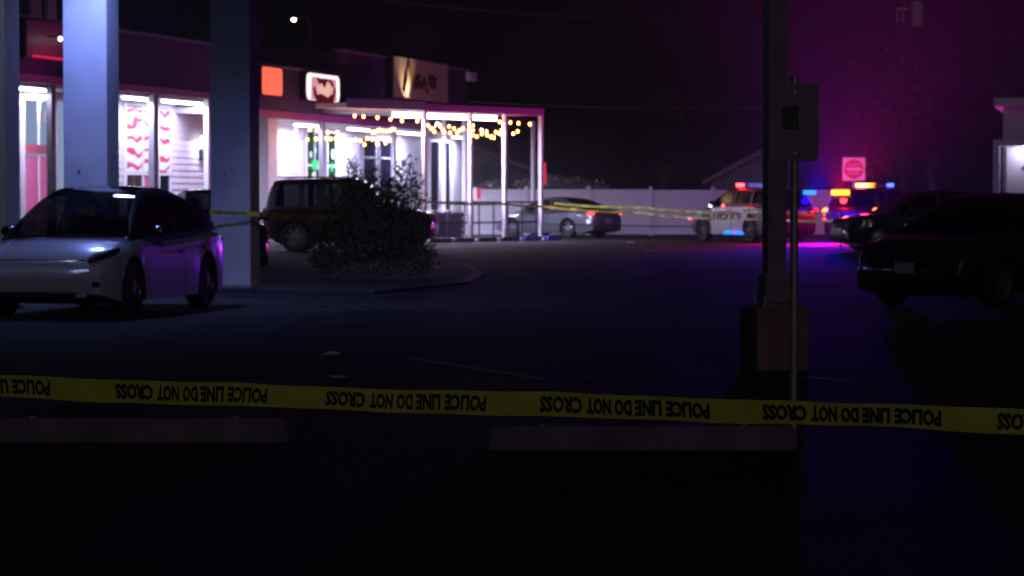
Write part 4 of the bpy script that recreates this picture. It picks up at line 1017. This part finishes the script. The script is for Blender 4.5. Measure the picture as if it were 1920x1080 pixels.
pol2, xf, xr = vehicle('police SUV seen from behind with bright red and yellow flashers', pc, heading(h.x, h.y), PO2, pblack, 'police cars', 'police_car', 'police car')
police_extras(pol2, -1, ['redhot', 'redhot', 'redhot', 'redflash', None, None, None, 'bluelamp'])
MB().box((-2.28, .40, 1.62), (.12, .62, .17), 0, 0, .05).build('rear_flasher', M['redflash'], pol2)
MB().ball((-2.5, .84, .74), (.06, .09, .07), 10, 6).build('bumper_flasher', M['taillamp'], pol2)
lamp('police_red', 'POINT', (-.1, .5, 2.02), 160, (1.0, .012, .02), pol2, .15)
lamp('police_red_rear', 'SPOT', (-2.62, .40, 1.63), 5500, (1.0, .003, .02), pol2, .12, (0, R(52), 0), spot=R(74), blend=.8)
lamp('police_red_halo', 'POINT', (-2.46, .40, 1.63), 800, (1.0, .008, .01), pol2, .11)
bloom_beam('police_red_bloom_beam', (-2.46, .40, 1.63), 42000, (1.0, .00002, .0003), pol2, (11, 86), (5, 0))
bloom_beam('police_red_bloom_beam_roof', (-.42, .3, 1.9), 9000, (1.0, .00003, .0003), pol2, (11.8, 88), (5, 0))
lamp('police_red_front', 'SPOT', (.3, .3, 1.95), 700, (1.0, .03, .3), pol2, .1, (0, -R(95), R(12)), spot=R(60), blend=.8)

# --- dark crossover side on, in front of the second police car
CB = dict(XO); CB.update(L=4.5, fo=.85, wb=2.7, H=1.64, seatmat=M['seat'], glassroof=False, rim=M['rim'],
    top=[(-2.25, 1.0), (-2.1, 1.08), (-1.5, 1.1), (0, 1.06), (.8, 1.05), (1.2, 1.04), (1.8, .98), (2.15, .86), (2.25, .7)],
    cab=[(-2.1, 1.1), (-1.9, 1.38), (-1.6, 1.58), (-.7, 1.64), (.0, 1.63), (.3, 1.55), (.7, 1.32), (1.15, 1.03)], rheader=-1.5, header=.15,
    pillars=[(-2.3, -1.75), (-1.25, -1.12), (-.35, -.25), (.8, 1.2)], headmat=MATS['dark_lens'], head=(2.1, .74, .82, (.16, .12, .07)), tail=(-2.15, .76, 1.0, (.08, .14, .1)), grille=(2.3, 1.0, .55, .2), mirrormat=paint('dark_plum_paint', (.018, .008, .014), .3, .2))
th = R(80); h = Vector((-math.sin(th), -math.cos(th), 0))
vehicle('dark crossover parked side on before the rear police SUV', (xat(1722, 73), 73, 0), heading(h.x, h.y), CB, MATS['dark_plum_paint'])
# --- near black car at the right edge
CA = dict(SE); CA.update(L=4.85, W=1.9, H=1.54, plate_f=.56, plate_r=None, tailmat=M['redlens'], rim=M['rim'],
    top=[(-2.42, 1.0), (-2.3, 1.07), (-1.7, 1.09), (-.9, 1.05), (.5, 1.03), (1.1, 1.03), (1.6, 1.0), (2.1, .92), (2.35, .80), (2.42, .66)],
    cab=[(-2.0, 1.09), (-1.6, 1.34), (-1.2, 1.5), (-.5, 1.56), (.1, 1.55), (.5, 1.44), (1.25, 1.02)], rheader=-1.1, header=.32,
    head=(2.2, .74, .60, (.12, .12, .10)), headmat=glow('headlight_glint', (.30, .38, .6), .35), grille=(2.47, 1.0, .72, .16), mirrormat=MATS['black_paint'])  # headlight glow stands in for street light glinting off the lens
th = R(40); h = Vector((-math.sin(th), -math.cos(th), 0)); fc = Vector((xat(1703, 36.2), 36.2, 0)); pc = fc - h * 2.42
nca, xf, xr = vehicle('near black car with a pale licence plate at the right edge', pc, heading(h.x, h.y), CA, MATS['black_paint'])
for s in (1, -1): MB().ball((2.27, s * .76, .36), (.08, .09, .06), 10, 6).build('fog_lamp', M['lens'], nca, smooth=60)

# ================================================================ litter
lit = [(583, 661, .08, 1, 'crumpled foil scrap left of the flat wrapper, above the tape'), (620, 666, .11, 0, 'flat wrapper on the asphalt above the tape at left'), (636, 712, .10, 0, 'low scrap just above the tape at left'), (1191, 666, .09, 1, 'shiny scrap on the asphalt right of centre'),
       (1643, 712, .08, 1, 'blue glinting scrap near the black car'), (1104, 710, .03, 0, 'tiny pale scrap right of centre above the tape'), (1354, 493, .12, 0, 'pale scrap in front of the police SUV'), (1218, 471, .12, 0, 'pale scrap below the white fence'),
       (540, 490, .12, 0, 'pale scrap beside the boxy SUV'), (1183, 456, .15, 0, 'pale scrap close to the silver sedan'), (8, 1003, .03, 1, 'bright sliver on the asphalt at the bottom left corner')]
for px, py, w, kind, lab in lit:
    c = ground(px, py); m = MB(); n = 9; vs = [(0, 0, w * .35)]
    for i in range(n):
        a = 2 * math.pi * i / n; r = w * random.uniform(.6, 1.1); vs.append((r * math.cos(a), r * math.sin(a) * .6, random.uniform(.0, w * .3)))
    m.add(vs, [(0, 1 + i, 1 + (i + 1) % n) for i in range(n)]); o = m.build('litter', M['litterglass' if kind else 'litter'], None, fix=False)
    o.location = (c.x, c.y, .004); tag(o, lab, 'litter', 'litter on the asphalt')

gm = MB()
for i in range(160):
    px, py = random.uniform(0, 1920), random.uniform(470, 700); c = ground(px, py); q = random.uniform(.004, .014) * (1 + c.y / 40)
    gm.add([(c.x + q * math.cos(a) * random.uniform(.6, 1.2), c.y + q * math.sin(a), .003) for a in (0, 1.57, 3.14, 4.7)] + [(c.x, c.y, .003 + q * .8)], [(0, 1, 4), (1, 2, 4), (2, 3, 4), (3, 0, 4)])
o = gm.build('gravel_crumbs', mat('crumbs', (.16, .15, .16), .6), fix=False); o['kind'] = 'stuff'

# ================================================================ haze, added to stand in for lens bloom around the police lamps
hz = MB(); hz.bb(-152, 152, -42, 242, -1, 16)
vm = bpy.data.materials.new('bloom_haze'); vm.use_nodes = True; vt = vm.node_tree; vt.nodes.clear()
vo_ = vt.nodes.new('ShaderNodeOutputMaterial'); pv = vt.nodes.new('ShaderNodeVolumePrincipled'); pv.inputs['Density'].default_value = .0010
pv.inputs['Color'].default_value = (.9, .9, .95, 1); vt.links.new(pv.outputs[0], vo_.inputs['Volume'])
o = hz.build('bloom_haze_box', vm); o['kind'] = 'stuff'
